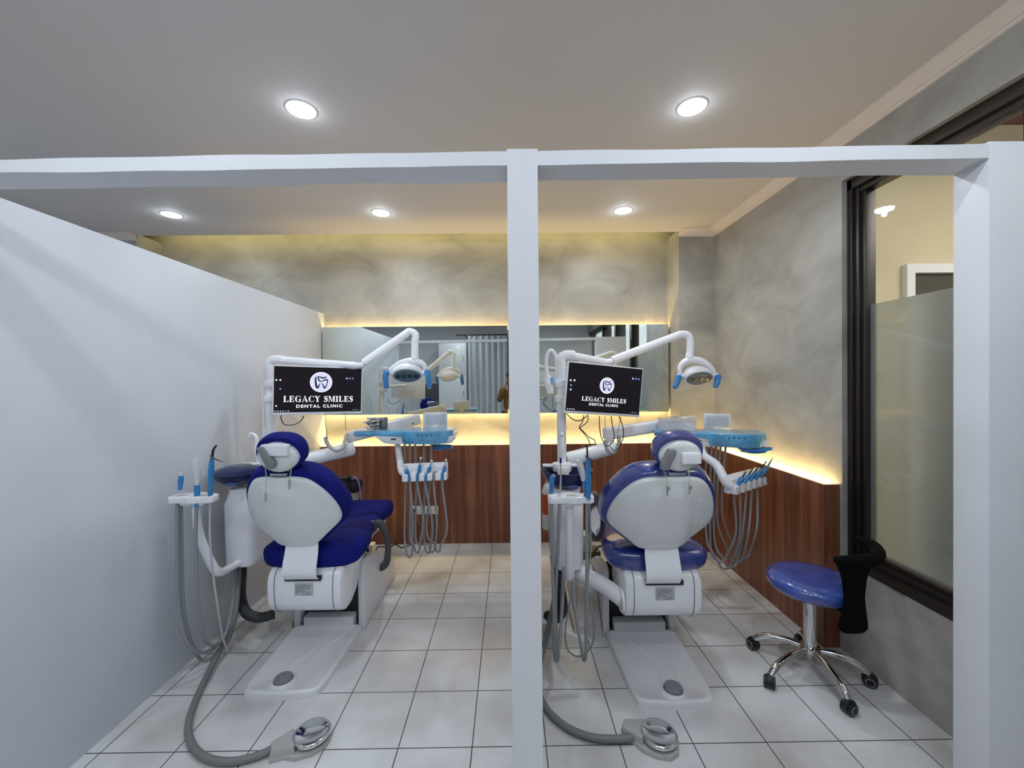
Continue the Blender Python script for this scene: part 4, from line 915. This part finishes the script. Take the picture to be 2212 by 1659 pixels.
# ------------------------------------------------------------------ assistant instruments and hoses
def tip_tool(root, name, pts, r, m_, n=12, s=4): return obj(name, MB().tube(pts, r, n, s), m_, root)
def assist(which):
    Lf = which == 'left'
    if Lf:
        Y = 2.13
        g = thing('air_water_syringe', 'short blue wrapped syringe at the wall end of the left assistant holder', 'dental syringe', A(388, 1060, Y))
        tip_tool(g, 'grip', [A(389, 1058, Y), A(390, 1040, Y), A(391, 1028, Y)], [.009, .013, .012], 'filmd'); tip_tool(g, 'nozzle', [A(391, 1028, Y), A(389, 1019, Y)], [.004, .003], 'clear', 8, 1)
        tip_tool(g, 'hose', [A(383, 1088, Y), A(383, 1200, Y), A(385, 1300, Y), A(398, 1375, Y), A(430, 1410, Y+.06), A(465, 1394, Y+.16), A(497, 1345, 2.4), A(508, 1240, 2.5), A(512, 1205, 2.52)], .009, 'hose', 10, 6)
        g = thing('saliva_ejector', 'clear plastic sleeved suction tip with blue grip on the left assistant holder', 'suction tip', A(425, 1090, Y))
        tip_tool(g, 'grip', [A(426, 1094, Y), A(426, 1070, Y), A(425, 1048, Y)], [.011, .014, .013], 'filmd'); tip_tool(g, 'tube', [A(425, 1048, Y), A(424, 1020, Y), A(421, 992, Y)], [.007, .007, .006], 'white')
        tip_tool(g, 'sleeve', [A(426, 1042, Y), A(424, 1010, Y), A(421, 988, Y)], [.014, .02, .02], 'clear')
        tip_tool(g, 'hose', [A(424, 1094, Y), A(423, 1180, Y), A(428, 1300, Y+.02), A(440, 1375, Y+.06), A(460, 1393, Y+.12), A(487, 1370, 2.35), A(500, 1300, 2.45), A(505, 1205, 2.5)], .009, 'hose', 10, 6)
        g = thing('high_volume_suction', 'tall blue wrapped suction handpiece with a bent black tip, left assistant holder', 'suction handpiece', A(455, 1080, Y))
        tip_tool(g, 'grip', [A(454, 1076, Y), A(455, 1050, Y), A(456, 1015, Y), A(458, 990, Y)], [.010, .013, .014, .010], 'filmd')
        tip_tool(g, 'tip', [A(458, 992, Y), A(460, 975, Y), A(465, 965, Y), A(468, 963, Y)], [.006, .006, .005, .005], 'black'); tip_tool(g, 'pick', [A(452, 984, Y-.02), A(466, 992, Y-.02), A(481, 998, Y-.02)], [.002, .004, .002], 'brown', 8)
        tip_tool(g, 'hose', [A(455, 1078, Y), A(453, 1150, Y), A(459, 1230, Y), A(470, 1310, Y+.02), A(481, 1375, Y+.1), A(494, 1412, 2.3)], .0055, 'hoselt', 10, 6)
        tag(obj('suction_hose', MB().tube([A(391, 1082, Y+.03), A(393, 1200, Y+.03), A(396, 1310, Y+.03), A(412, 1385, Y+.06), A(436, 1426, 2.26), A(470, 1412, 2.32), A(500, 1368, 2.42), A(512, 1280, 2.52), A(516, 1205, 2.55)], .009, 10, 6), 'hose'), 'longest grey hose looping from the left assistant holder to the floor by the wall', 'hose')
    else:
        Y = 2.04
        g = thing('air_water_syringe', 'short blue wrapped syringe beside the white post, right assistant holder', 'dental syringe', A(1192, 1065, Y))
        tip_tool(g, 'grip', [A(1191, 1066, Y), A(1192, 1045, Y), A(1193, 1028, Y)], [.010, .014, .012], 'filmd'); tip_tool(g, 'nozzle', [A(1193, 1030, Y), A(1196, 1024, Y), A(1200, 1030, Y)], .003, 'clear', 8)
        tip_tool(g, 'hose', [A(1191, 1085, Y), A(1192, 1180, Y), A(1196, 1300, Y), A(1198, 1400, Y), A(1202, 1427, Y+.04), A(1208, 1400, Y+.08), A(1214, 1320, 2.2), A(1218, 1250, 2.3), A(1216, 1212, 2.4)], .009, 'hose', 10, 6)
        g = thing('saliva_ejector', 'thin grey suction tube with a dark blue end, right assistant holder', 'suction tip', A(1210, 1080, Y))
        tip_tool(g, 'tube', [A(1209, 1070, Y), A(1211, 1040, Y), A(1211, 1000, Y)], [.006, .0045, .0045], 'hoselt'); tip_tool(g, 'end', [A(1211, 1000, Y), A(1211, 989, Y)], [.005, .005], 'cover', 8, 1); tip_tool(g, 'valve', [A(1209, 1082, Y), A(1209, 1066, Y)], [.012, .01], 'white', 10, 1)
        tip_tool(g, 'hose', [A(1209, 1090, Y), A(1205, 1180, Y), A(1200, 1300, Y+.02), A(1203, 1400, Y+.04), A(1206, 1420, Y+.08), A(1212, 1340, 2.25), A(1216, 1212, 2.42)], .009, 'hose', 10, 6)
        g = thing('high_volume_suction', 'curved clear and white suction tip in a blue grip, right assistant holder', 'suction handpiece', A(1264, 1080, Y))
        tip_tool(g, 'grip', [A(1266, 1076, Y), A(1265, 1055, Y), A(1263, 1038, Y)], [.010, .014, .013], 'filmd'); tip_tool(g, 'tube', [A(1263, 1040, Y), A(1258, 1015, Y), A(1250, 1000, Y), A(1247, 994, Y)], [.008, .009, .008, .008], 'white'); tip_tool(g, 'sleeve', [A(1261, 1036, Y), A(1255, 1010, Y), A(1249, 994, Y)], [.014, .018, .014], 'clear')
        tip_tool(g, 'hose', [A(1268, 1080, Y), A(1268, 1180, Y), A(1267, 1320, Y), A(1266, 1405, Y), A(1262, 1426, Y+.03), A(1257, 1405, Y+.06), A(1243, 1320, 2.2), A(1237, 1250, 2.3), A(1236, 1212, 2.4)], .0085, 'hose', 10, 6)
        g = thing('wrapped_handpiece', 'tall blue wrapped handpiece with black tip at the chair side of the right assistant holder', 'dental handpiece', A(1272, 1080, Y))
        tip_tool(g, 'grip', [A(1272, 1078, Y-.02), A(1271, 1040, Y-.02), A(1270, 988, Y-.02)], [.010, .014, .011], 'filmd'); tip_tool(g, 'tip', [A(1269, 990, Y-.02), A(1268, 960, Y-.02)], [.005, .004], 'black', 8, 1); tip_tool(g, 'pick', [A(1263, 984, Y-.03), A(1276, 992, Y-.03), A(1291, 996, Y-.03)], [.002, .004, .002], 'brown', 8)
        tip_tool(g, 'hose', [A(1273, 1080, Y-.01), A(1276, 1180, Y), A(1270, 1270, Y+.01), A(1283, 1345, Y+.03), A(1278, 1395, Y+.06), A(1250, 1418, Y+.12), A(1225, 1400, 2.2), A(1222, 1350, 2.3), A(1235, 1280, 2.35), A(1240, 1212, 2.4)], .0045, 'hose', 8, 6)
assist('left'); assist('right')
# waste hoses
def corr(pts, r, ref):
    P_ = sm([A(*p) for p in pts], 26); 
    rad = [r*(1+.09*math.sin(i*1.6)) for i in range(len(P_))]
    mb = MB(); mb.tube(P_, rad, 14, 1); return mb
tag(obj('waste_hose', corr([(522, 1200, 2.62), (522, 1240, 2.6), (521, 1290, 2.55), (532, 1323, 2.5), (560, 1334, 2.46), (594, 1326, 2.5)], .028, 0), 'corr'), 'thick dark corrugated hose curving under the left chair', 'hose')
tag(obj('waste_hose', corr([(1198, 1200, 2.5), (1203, 1235, 2.48), (1212, 1280, 2.42), (1214, 1318, 2.4), (1200, 1335, 2.5), (1184, 1330, 2.65)], .03, 0), 'corr'), 'thick dark corrugated hose hanging below the right cuspidor column', 'hose')
# foot controls
def pedal(which):
    Lf = which == 'left'
    c = AZ(668, 1581, .045) if Lf else AZ(1421, 1583, .045); c.z = 0
    s = -1 if Lf else -1
    root = thing('foot_pedal', 'round chrome foot pedal on the floor before the %s chair, with a thick grey hose' % which, 'foot pedal', c)
    ang = math.radians(28 if Lf else -22); e1 = V((math.cos(ang), math.sin(ang), 0)); e2 = V((-e1.y, e1.x, 0))
    out = [(-.155, -.035), (-.10, -.045), (-.06, -.076), (0, -.085), (.055, -.074), (.085, -.036), (.085, .03), (.055, .072), (0, .083), (-.06, .08), (-.105, .05), (-.15, .03)]
    if not Lf: pass
    obj('pedal_base', MB().puff(out, [(1.0, 0), (1.0, .012), (.97, .018), (.9, .02), (.2, .02)], lambda u_, v_, d: c+e1*u_+e2*v_+V((0, 0, d))), 'pedal', root)
    obj('pedal_shoulder', MB().puff([(-.15, -.03), (-.09, -.045), (-.06, -.06), (-.045, 0), (-.06, .06), (-.10, .045), (-.148, .028)], [(1, .015), (1, .035), (.9, .045), (.5, .046)], lambda u_, v_, d: c+e1*u_+e2*v_+V((0, 0, d)), (-.1, 0)), 'pedal', root)
    tiltv = V((0, -.02, 1)).normalized()
    dc = c+V((.012 if Lf else .005, 0, .03))
    obj('chrome_dish', MB().lathe([(.074, 0), (.078, .005), (.077, .016), (.073, .0195), (.066, .0175), (.05, .0135), (.03, .011), (.001, .010)], dc, tiltv, 40), 'chrome', root, sharp=60)
    st = c-e1*.145+V((0, 0, .022))
    if Lf: pts = [st, AZ(600, 1611, .022), AZ(560, 1631, .02), AZ(500, 1645, .02), AZ(445, 1637, .02), AZ(413, 1605, .02), AZ(408, 1560, .02), AZ(428, 1500, .02), AZ(462, 1430, .05), A(490, 1378, 2.38), A(507, 1330, 2.42), A(514, 1260, 2.5), A(517, 1203, 2.58)]
    else: pts = [st, AZ(1366, 1592, .022), AZ(1330, 1596, .02), AZ(1280, 1593, .02), AZ(1230, 1574, .02), AZ(1190, 1542, .02), AZ(1168, 1505, .02), AZ(1160, 1460, .02), AZ(1172, 1410, .03), A(1186, 1350, 2.38), A(1200, 1280, 2.42), A(1206, 1212, 2.5)]
    obj('pedal_hose', MB().tube(pts, .0155, 14, 8), 'foot', root)
pedal('left'); pedal('right')

# ------------------------------------------------------------------ stool
hub = V((1.649, 2.221, 0))
st = thing('stool', 'round blue plastic wrapped stool on a chrome five-star base with castors', 'stool', hub)
sc_ = V((1.64, 2.2, .47))
obj('seat', MB().lathe([(.001, -.035), (.15, -.035), (.19, -.028), (.208, -.008), (.212, .012), (.205, .032), (.185, .045), (.14, .05), (.08, .052), (.001, .05)], sc_, n=56), 'stoolv', st, sharp=60, label='round seat pad wrapped in plastic')
obj('seat_plate', MB().lathe([(.13, -.05), (.13, -.036)], sc_), 'black', st)
obj('gas_column', MB().lathe([(.031, .10), (.031, .36), (.026, .362), (.026, .37)], hub).lathe([(.018, .36), (.018, .43)], hub), 'chrome', st)
obj('column_cap', MB().lathe([(.027, .355), (.03, .36), (.029, .385), (.02, .388)], hub), 'black', st)
obj('base_ring', MB().lathe([(.034, .085), (.05, .092), (.054, .105), (.05, .118), (.034, .122)], hub, n=32), 'chrome', st)
obj('column_tip', MB().lathe([(.016, .045), (.022, .06), (.024, .09)], hub, n=20), 'steel', st)
cs_ = [V((1.425, 2.375, 0)), V((1.33, 2.075, 0)), V((1.60, 1.905, 0)), V((1.85, 2.075, 0)), V((1.725, 2.40, 0))]
for q in cs_:
    d = (q-hub); d.z = 0; ln = d.length; d.normalize(); sd = V((-d.y, d.x, 0))
    obj('base_arm', MB().tube([hub+d*.03+V((0, 0, .102)), hub+d*ln*.45+V((0, 0, .112)), hub+d*ln*.8+V((0, 0, .095)), hub+d*(ln-.005)+V((0, 0, .058))], [.016, .018, .019, .016], 12, 6), 'chrome', st)
    k = q+V((0, 0, .0)); rd = V((math.cos(q.x*9), math.sin(q.x*9), 0)); 
    cst = obj('castor', MB().lathe([(.031, -.012), (.034, -.01), (.034, .01), (.031, .012)], k+V((0, 0, .036)), rd, 20).tube([k+V((0, 0, .03)), k+V((0, 0, .062))], .008, 8, 1), 'black', st)
    for s_ in (-1, 1):
        obj('wheel', MB().lathe([(.012, 0), (.028, .001), (.030, .004), (.030, .014), (.026, .017), (.001, .018)], k+rd*(s_*.008)+V((0, 0, .030)), rd*s_, 20), 'black', cst)
        obj('wheel_ring', MB().lathe([(.021, .0170), (.021, .0195), (.017, .0195), (.017, .0170)], k+rd*(s_*.008)+V((0, 0, .030)), rd*s_, 20), 'mgrey', cst)
# curved arm support
arc = [A(1800, 1209, 1.98), A(1822, 1212, 1.96), A(1850, 1213, 1.96), A(1878, 1210, 1.97), A(1893, 1203, 2.0), A(1896, 1192, 2.04), A(1886, 1180, 2.1), A(1868, 1170, 2.15), A(1848, 1163, 2.2)]
obj('torso_bar', MB().tube(arc, [.012, .026, .03, .031, .032, .031, .03, .026, .014], 14, 6), 'blackf', st, label='curved black padded torso bar')
sp = []
for (y, w_, t_) in ((1214, 42, .022), (1230, 34, .022), (1252, 27, .02), (1290, 23, .018), (1318, 26, .019), (1345, 32, .02), (1358, 33, .018), (1366, 24, .012)):
    c_ = A(1845 if y < 1340 else 1843, y, 1.965+(.0 if y < 1320 else .01)); hwid = w_*1.965/F
    sp.append([c_+V((math.cos(a)*hwid, math.sin(a)*t_, 0)) for a in [2*PI*i/20 for i in range(20)]])
obj('upright', MB().loft(sp), 'blackf', st, sharp=60)
obj('bar_bracket', MB().tube([A(1843, 1350, 1.99), V((1.70, 2.08, .395)), V((1.66, 2.2, .40))], .014, 8, 3), 'black', st)

# ------------------------------------------------------------------ sockets, plug, boxes
def socket(x0, x1, y0, y1, lab, plug):
    Y = 3.984; a, b_ = A(x0, y0, Y), A(x1, y1, Y); c = (a+b_)/2
    root = thing('wall_socket', lab, 'socket', (c.x, 3.985, c.z))
    obj('plate', MB().box((c.x, 3.981, c.z), (b_.x-a.x, .008, a.z-b_.z), bev=.003), 'plate', root)
    h = MB()
    for sx_ in ((-.025, .028) if not plug else (.03,)):
        for sz_ in (-.012, .012): h.box((c.x+sx_, 3.9768, c.z+sz_), (.009, .001, .004))
    obj('pin_holes', h, 'black', root)
    return c
c1 = socket(889.5, 913.5, 1093, 1110.5, 'white wall socket with a black plug in it, on the wood panel', True)
socket(918, 947, 1093, 1110.5, 'empty white wall socket on the wood panel, right of the plugged one', False)
tag(obj('power_plug', MB().tube([V((c1.x-.028, 3.977, c1.z)), V((c1.x-.028, 3.95, c1.z-.002)), V((c1.x-.032, 3.935, c1.z-.012))], [.02, .018, .006], 12, 3), 'black'), 'black round power plug in the white wall socket', 'plug')
pw = [V((c1.x-.032, 3.935, c1.z-.012)), A(897, 1125, 3.93), A(904, 1138, 3.93), A(902, 1160, 3.93), AZ(901, 1172, .006), AZ(890, 1175, .006), AZ(868, 1183, .006), AZ(855, 1176, .006), AZ(838, 1182, .006), AZ(817, 1181, .006), AZ(810, 1192, .006), AZ(800, 1196, .006), AZ(788, 1201, .006)]
tag(obj('power_cable', MB().tube(pw, .0045, 8, 6), 'black'), 'black power cord running over the floor below the wall sockets', 'cord')
bx = thing('power_box', 'pale utility box with a black outlet on the floor behind the left chair', 'utility box', (-1.26, 3.56, 0))
obj('lower_case', MB().box((-1.26, 3.56, .052), (.13, .1, .104), bev=.004), 'boxbeige', bx)
obj('upper_case', MB().box((-1.255, 3.56, .142), (.12, .09, .075), bev=.004), 'plate', bx)
obj('outlet', MB().box((-1.235, 3.513, .14), (.02, .004, .03)), 'black', bx)
bx2 = thing('power_box', 'green grey utility box with a white top, on the floor behind the right cuspidor', 'utility box', (.64, 3.3, 0))
obj('lower_case', MB().box((.62, 3.3, .11), (.2, .14, .22), bev=.006), 'boxgreen', bx2)
obj('upper_case', MB().box((.585, 3.3, .285), (.1, .12, .13), bev=.004), 'plate', bx2)
tag(obj('power_cable', MB().tube([V((.66, 3.22, .22)), V((.70, 3.15, .30)), V((.78, 3.1, .26)), V((.84, 3.05, .12)), V((.9, 3.0, .03))], .006, 8, 6), 'black'), 'black cord arching from the green grey box to the right chair', 'cord')
ca = A(764, 1047, 3.5); cn = thing('suction_canister', 'black open holder on a beige post with a lilac tube, behind the left chair', 'canister', (ca.x, 3.5, 0))
obj('post', MB().lathe([(.05, 0), (.05, .012), (.035, .02), (.035, ca.z-.04)], (ca.x, 3.5, 0)), 'boxbeige', cn)
obj('holder', MB().lathe([(.04, -.06), (.065, -.05), (.075, .03), (.072, .035), (.066, .03), (.055, -.03), (.001, -.035)], (ca.x, 3.5, ca.z)), 'black', cn)
obj('bracket', MB().box((ca.x-.075, 3.48, ca.z+.05), (.06, .04, .035), bev=.004).box((ca.x-.02, 3.47, ca.z+.055), (.025, .02, .06), bev=.003), 'black', cn)
obj('tube', MB().tube([V((ca.x-.01, 3.47, ca.z+.06)), V((ca.x+.02, 3.46, ca.z+.075)), V((ca.x+.055, 3.45, ca.z+.05)), V((ca.x+.07, 3.45, ca.z-.02)), V((ca.x+.085, 3.45, ca.z-.15)), V((ca.x+.09, 3.45, ca.z-.3))], .007, 10, 6), 'purple', cn)
wb = A(1178, 1048, 2.7)
wt = thing('water_bottle', 'white bottle with an orange label behind the right glass bowl', 'bottle', (.27, 2.9, .6))
obj('bottle_body', MB().lathe([(.04, .55), (.045, .56), (.045, .82), (.03, .86), (.018, .87), (.018, .9), (.001, .9)], (.27, 2.86, 0)), 'white', wt)
obj('bottle_label', MB().lathe([(.0457, .66), (.0457, .80)], (.27, 2.86, 0)), 'orange', wt)

# ------------------------------------------------------------------ what the mirrors show behind the camera
cb = thing('tall_cabinet', 'tall white gloss cabinet against the rear wall, seen in the left mirror', 'cabinet', (-1.27, -1.2, 0))
obj('carcass', MB().box((-1.27, -1.35, 1.25), (.62, .5, 2.5), bev=.004), 'cab', cb)
for i, (z0, z1) in enumerate(((.06, .9), (.92, 1.7), (1.72, 2.46))):
    dd_ = obj('cabinet_door', MB().box((-1.27, -1.09, (z0+z1)/2), (.59, .02, z1-z0), bev=.003), 'cab', cb)
    obj('door_handle', MB().box((-1.02, -1.072, (z0+z1)/2), (.012, .02, .12), bev=.003), 'steel', dd_)
bd = tag(obj('grey_cabinet', MB().box((-1.83, -1.7, .765), (.46, .38, 1.53), bev=.003), 'dgrey'), 'dark grey cabinet by the rear wall, seen in the left mirror', 'cabinet')
cw = []; n = 70
for i in range(n+1):
    x = -.93+.84*i/n; y = -1.25+.055*math.sin(i*.56)+.01*math.sin(i*1.5)
    cw.append((x, y))
mb = MB(); vs = []
for z in (0.05, .8, 1.6, 2.62):
    for (x, y) in cw: vs.append(V((x, y*1.0+(0 if z > 2 else 0), z)))
fs = [(r_*(n+1)+i, r_*(n+1)+i+1, (r_+1)*(n+1)+i+1, (r_+1)*(n+1)+i) for r_ in range(3) for i in range(n)]
mb.add(vs, fs)
tag(obj('curtain', mb, 'curtain', sharp=80), 'long pleated grey curtain hung behind the camera, seen in the left mirror', 'curtain')
cr = thing('curtain_rod', 'dark curtain rod above the grey curtain, seen in the left mirror', 'curtain rod', (-.6, -1.25, 2.64))
obj('rod', MB().tube([V((-1.2, -1.25, 2.64)), V((.3, -1.25, 2.64))], .014, 12, 1), 'black', cr)
obj('bracket', MB().box((-1.0, -1.57, 2.64), (.02, .66, .02)), 'black', cr)
obj('bracket', MB().box((.25, -1.57, 2.64), (.02, .66, .02)), 'black', cr)

# person holding the phone, seen in the mirror
def person():
    root = thing('person', 'person in a brown long sleeved shirt holding up a phone, seen in the left mirror', 'person', (.035, -.5, 0))
    def skinmesh(name, verts, edges, radii, m_, sub=2, rootv=0):
        me = bpy.data.meshes.new(name); off = WL(root)
        me.from_pydata([tuple(V(v)-off) for v in verts], edges, []); o = bpy.data.objects.new(name, me); col.objects.link(o); o.parent = root
        md = o.modifiers.new('s', 'SKIN'); md.use_smooth_shade = True
        for i, sv in enumerate(me.skin_vertices[0].data):
            r_ = radii[i]; sv.radius = r_ if isinstance(r_, tuple) else (r_, r_); sv.use_root = (i == rootv)
        sb_ = o.modifiers.new('d', 'SUBSURF'); sb_.levels = sub; sb_.render_levels = sub
        me.materials.append(M[m_]); return o
    X, Y = .035, -.52
    vs = [(X, Y, .95), (X, Y-.01, 1.12), (X, Y, 1.30), (X, Y, 1.41), (X, Y+.01, 1.48), (X, Y+.03, 1.56), (X, Y+.03, 1.66), (X, Y+.02, 1.73)]
    rd = [(.15, .11), (.14, .10), (.165, .11), (.11, .08), (.052, .052), (.062, .07), (.078, .095), (.05, .06)]
    ed = [(i, i+1) for i in range(7)]
    for s_ in (-1, 1):
        b0 = len(vs)
        vs += [(X+s_*.17, Y, 1.39), (X+s_*.24, Y+.06, 1.16), (X+s_*.17, Y+.27, 1.32), (X+s_*.10, Y+.38, 1.50), (X+s_*.08, Y+.41, 1.56)]
        rd += [.06, .046, .036, .026, (.036, .018)]; ed += [(3, b0), (b0, b0+1), (b0+1, b0+2), (b0+2, b0+3), (b0+3, b0+4)]
        for k in range(4):
            c0 = len(vs); z = 1.56+.018*k
            vs += [(X+s_*(.078), Y+.425, z+.005), (X+s_*.07, Y+.445-.0, z+.012), (X+s_*.045, Y+.450, z+.014)]
            rd += [.0095, .0085, .0075]; ed += [(b0+4, c0), (c0, c0+1), (c0+1, c0+2)]
        c0 = len(vs); vs += [(X+s_*.06, Y+.40, 1.545), (X+s_*.04, Y+.405, 1.565)]; rd += [.011, .009]; ed += [(b0+4, c0), (c0, c0+1)]
        l0 = len(vs); vs += [(X+s_*.09, Y, .88), (X+s_*.10, Y+.02, .50), (X+s_*.10, Y-.01, .10), (X+s_*.11, Y+.03, .04), (X+s_*.12, Y+.15, .035)]
        rd += [.10, .062, .042, .045, (.042, .03)]; ed += [(0, l0), (l0, l0+1), (l0+1, l0+2), (l0+2, l0+3), (l0+3, l0+4)]
    skinmesh('body', vs, ed, rd, 'skin')
    vs = [(X, Y, .90), (X, Y-.01, 1.12), (X, Y, 1.30), (X, Y, 1.42)]; rd = [(.175, .135), (.16, .12), (.185, .13), (.12, .09)]; ed = [(0, 1), (1, 2), (2, 3)]
    for s_ in (-1, 1):
        b0 = len(vs); vs += [(X+s_*.175, Y, 1.395), (X+s_*.245, Y+.06, 1.16), (X+s_*.175, Y+.26, 1.31), (X+s_*.115, Y+.35, 1.45)]; rd += [.075, .062, .05, .04]; ed += [(3, b0), (b0, b0+1), (b0+1, b0+2), (b0+2, b0+3)]
    skinmesh('shirt', vs, ed, rd, 'shirt')
    vs = [(X, Y, .93)]; rd = [(.17, .13)]; ed = []
    for s_ in (-1, 1):
        b0 = len(vs); vs += [(X+s_*.09, Y, .86), (X+s_*.10, Y+.02, .50), (X+s_*.10, Y-.01, .10)]; rd += [.115, .08, .06]; ed += [(0, b0), (b0, b0+1), (b0+1, b0+2)]
    skinmesh('trousers', vs, ed, rd, 'trouser')
    hc = V((X, Y+.02, 1.70))
    obj('hair', MB().lathe([(.04, .085), (.07, .068), (.088, .035), (.09, .0), (.08, -.03)], hc+V((0, -.018, 0)), (0, -.35, 1), 24, 1, 1.12), 'hair', root, sharp=80)
    for s_ in (-1, 1):
        obj('eye', MB().lathe([(.001, .008), (.006, .006), (.009, 0), (.001, -.006)], V((X+s_*.03, Y+.118, 1.655)), (0, 1, 0), 12), 'hair', root)
        obj('ear', MB().lathe([(.001, .008), (.02, .004), (.02, -.004)], V((X+s_*.082, Y+.02, 1.64)), (s_, 0, 0), 12, .6, 1), 'skin', root)
    obj('nose', MB().tube([V((X, Y+.115, 1.66)), V((X, Y+.135, 1.62))], [.007, .014], 8, 1), 'skin', root)
    obj('mouth', MB().tube([V((X-.02, Y+.116, 1.59)), V((X, Y+.124, 1.588)), V((X+.02, Y+.116, 1.59))], .004, 6, 3), mat('lips', (140, 80, 70), .5), root)
person()
tag(obj('phone', MB().box((.035, -.085, 1.585), (.15, .009, .075), bev=.004), 'black'), 'black phone held up sideways by the person in brown', 'phone')

# ------------------------------------------------------------------ render look
sc = bpy.context.scene
sc.view_settings.view_transform = 'Standard'; sc.view_settings.look = 'None'; sc.view_settings.exposure = 0; sc.view_settings.gamma = 1.12
sc.cycles.use_adaptive_sampling = True; sc.cycles.adaptive_threshold = .04; sc.cycles.max_bounces = 8; sc.cycles.diffuse_bounces = 4; sc.cycles.glossy_bounces = 4; sc.cycles.transparent_max_bounces = 12; sc.cycles.sample_clamp_indirect = 6; sc.cycles.caustics_reflective = False; sc.cycles.caustics_refractive = False
try: sc.cycles.use_denoising = True
except Exception: pass
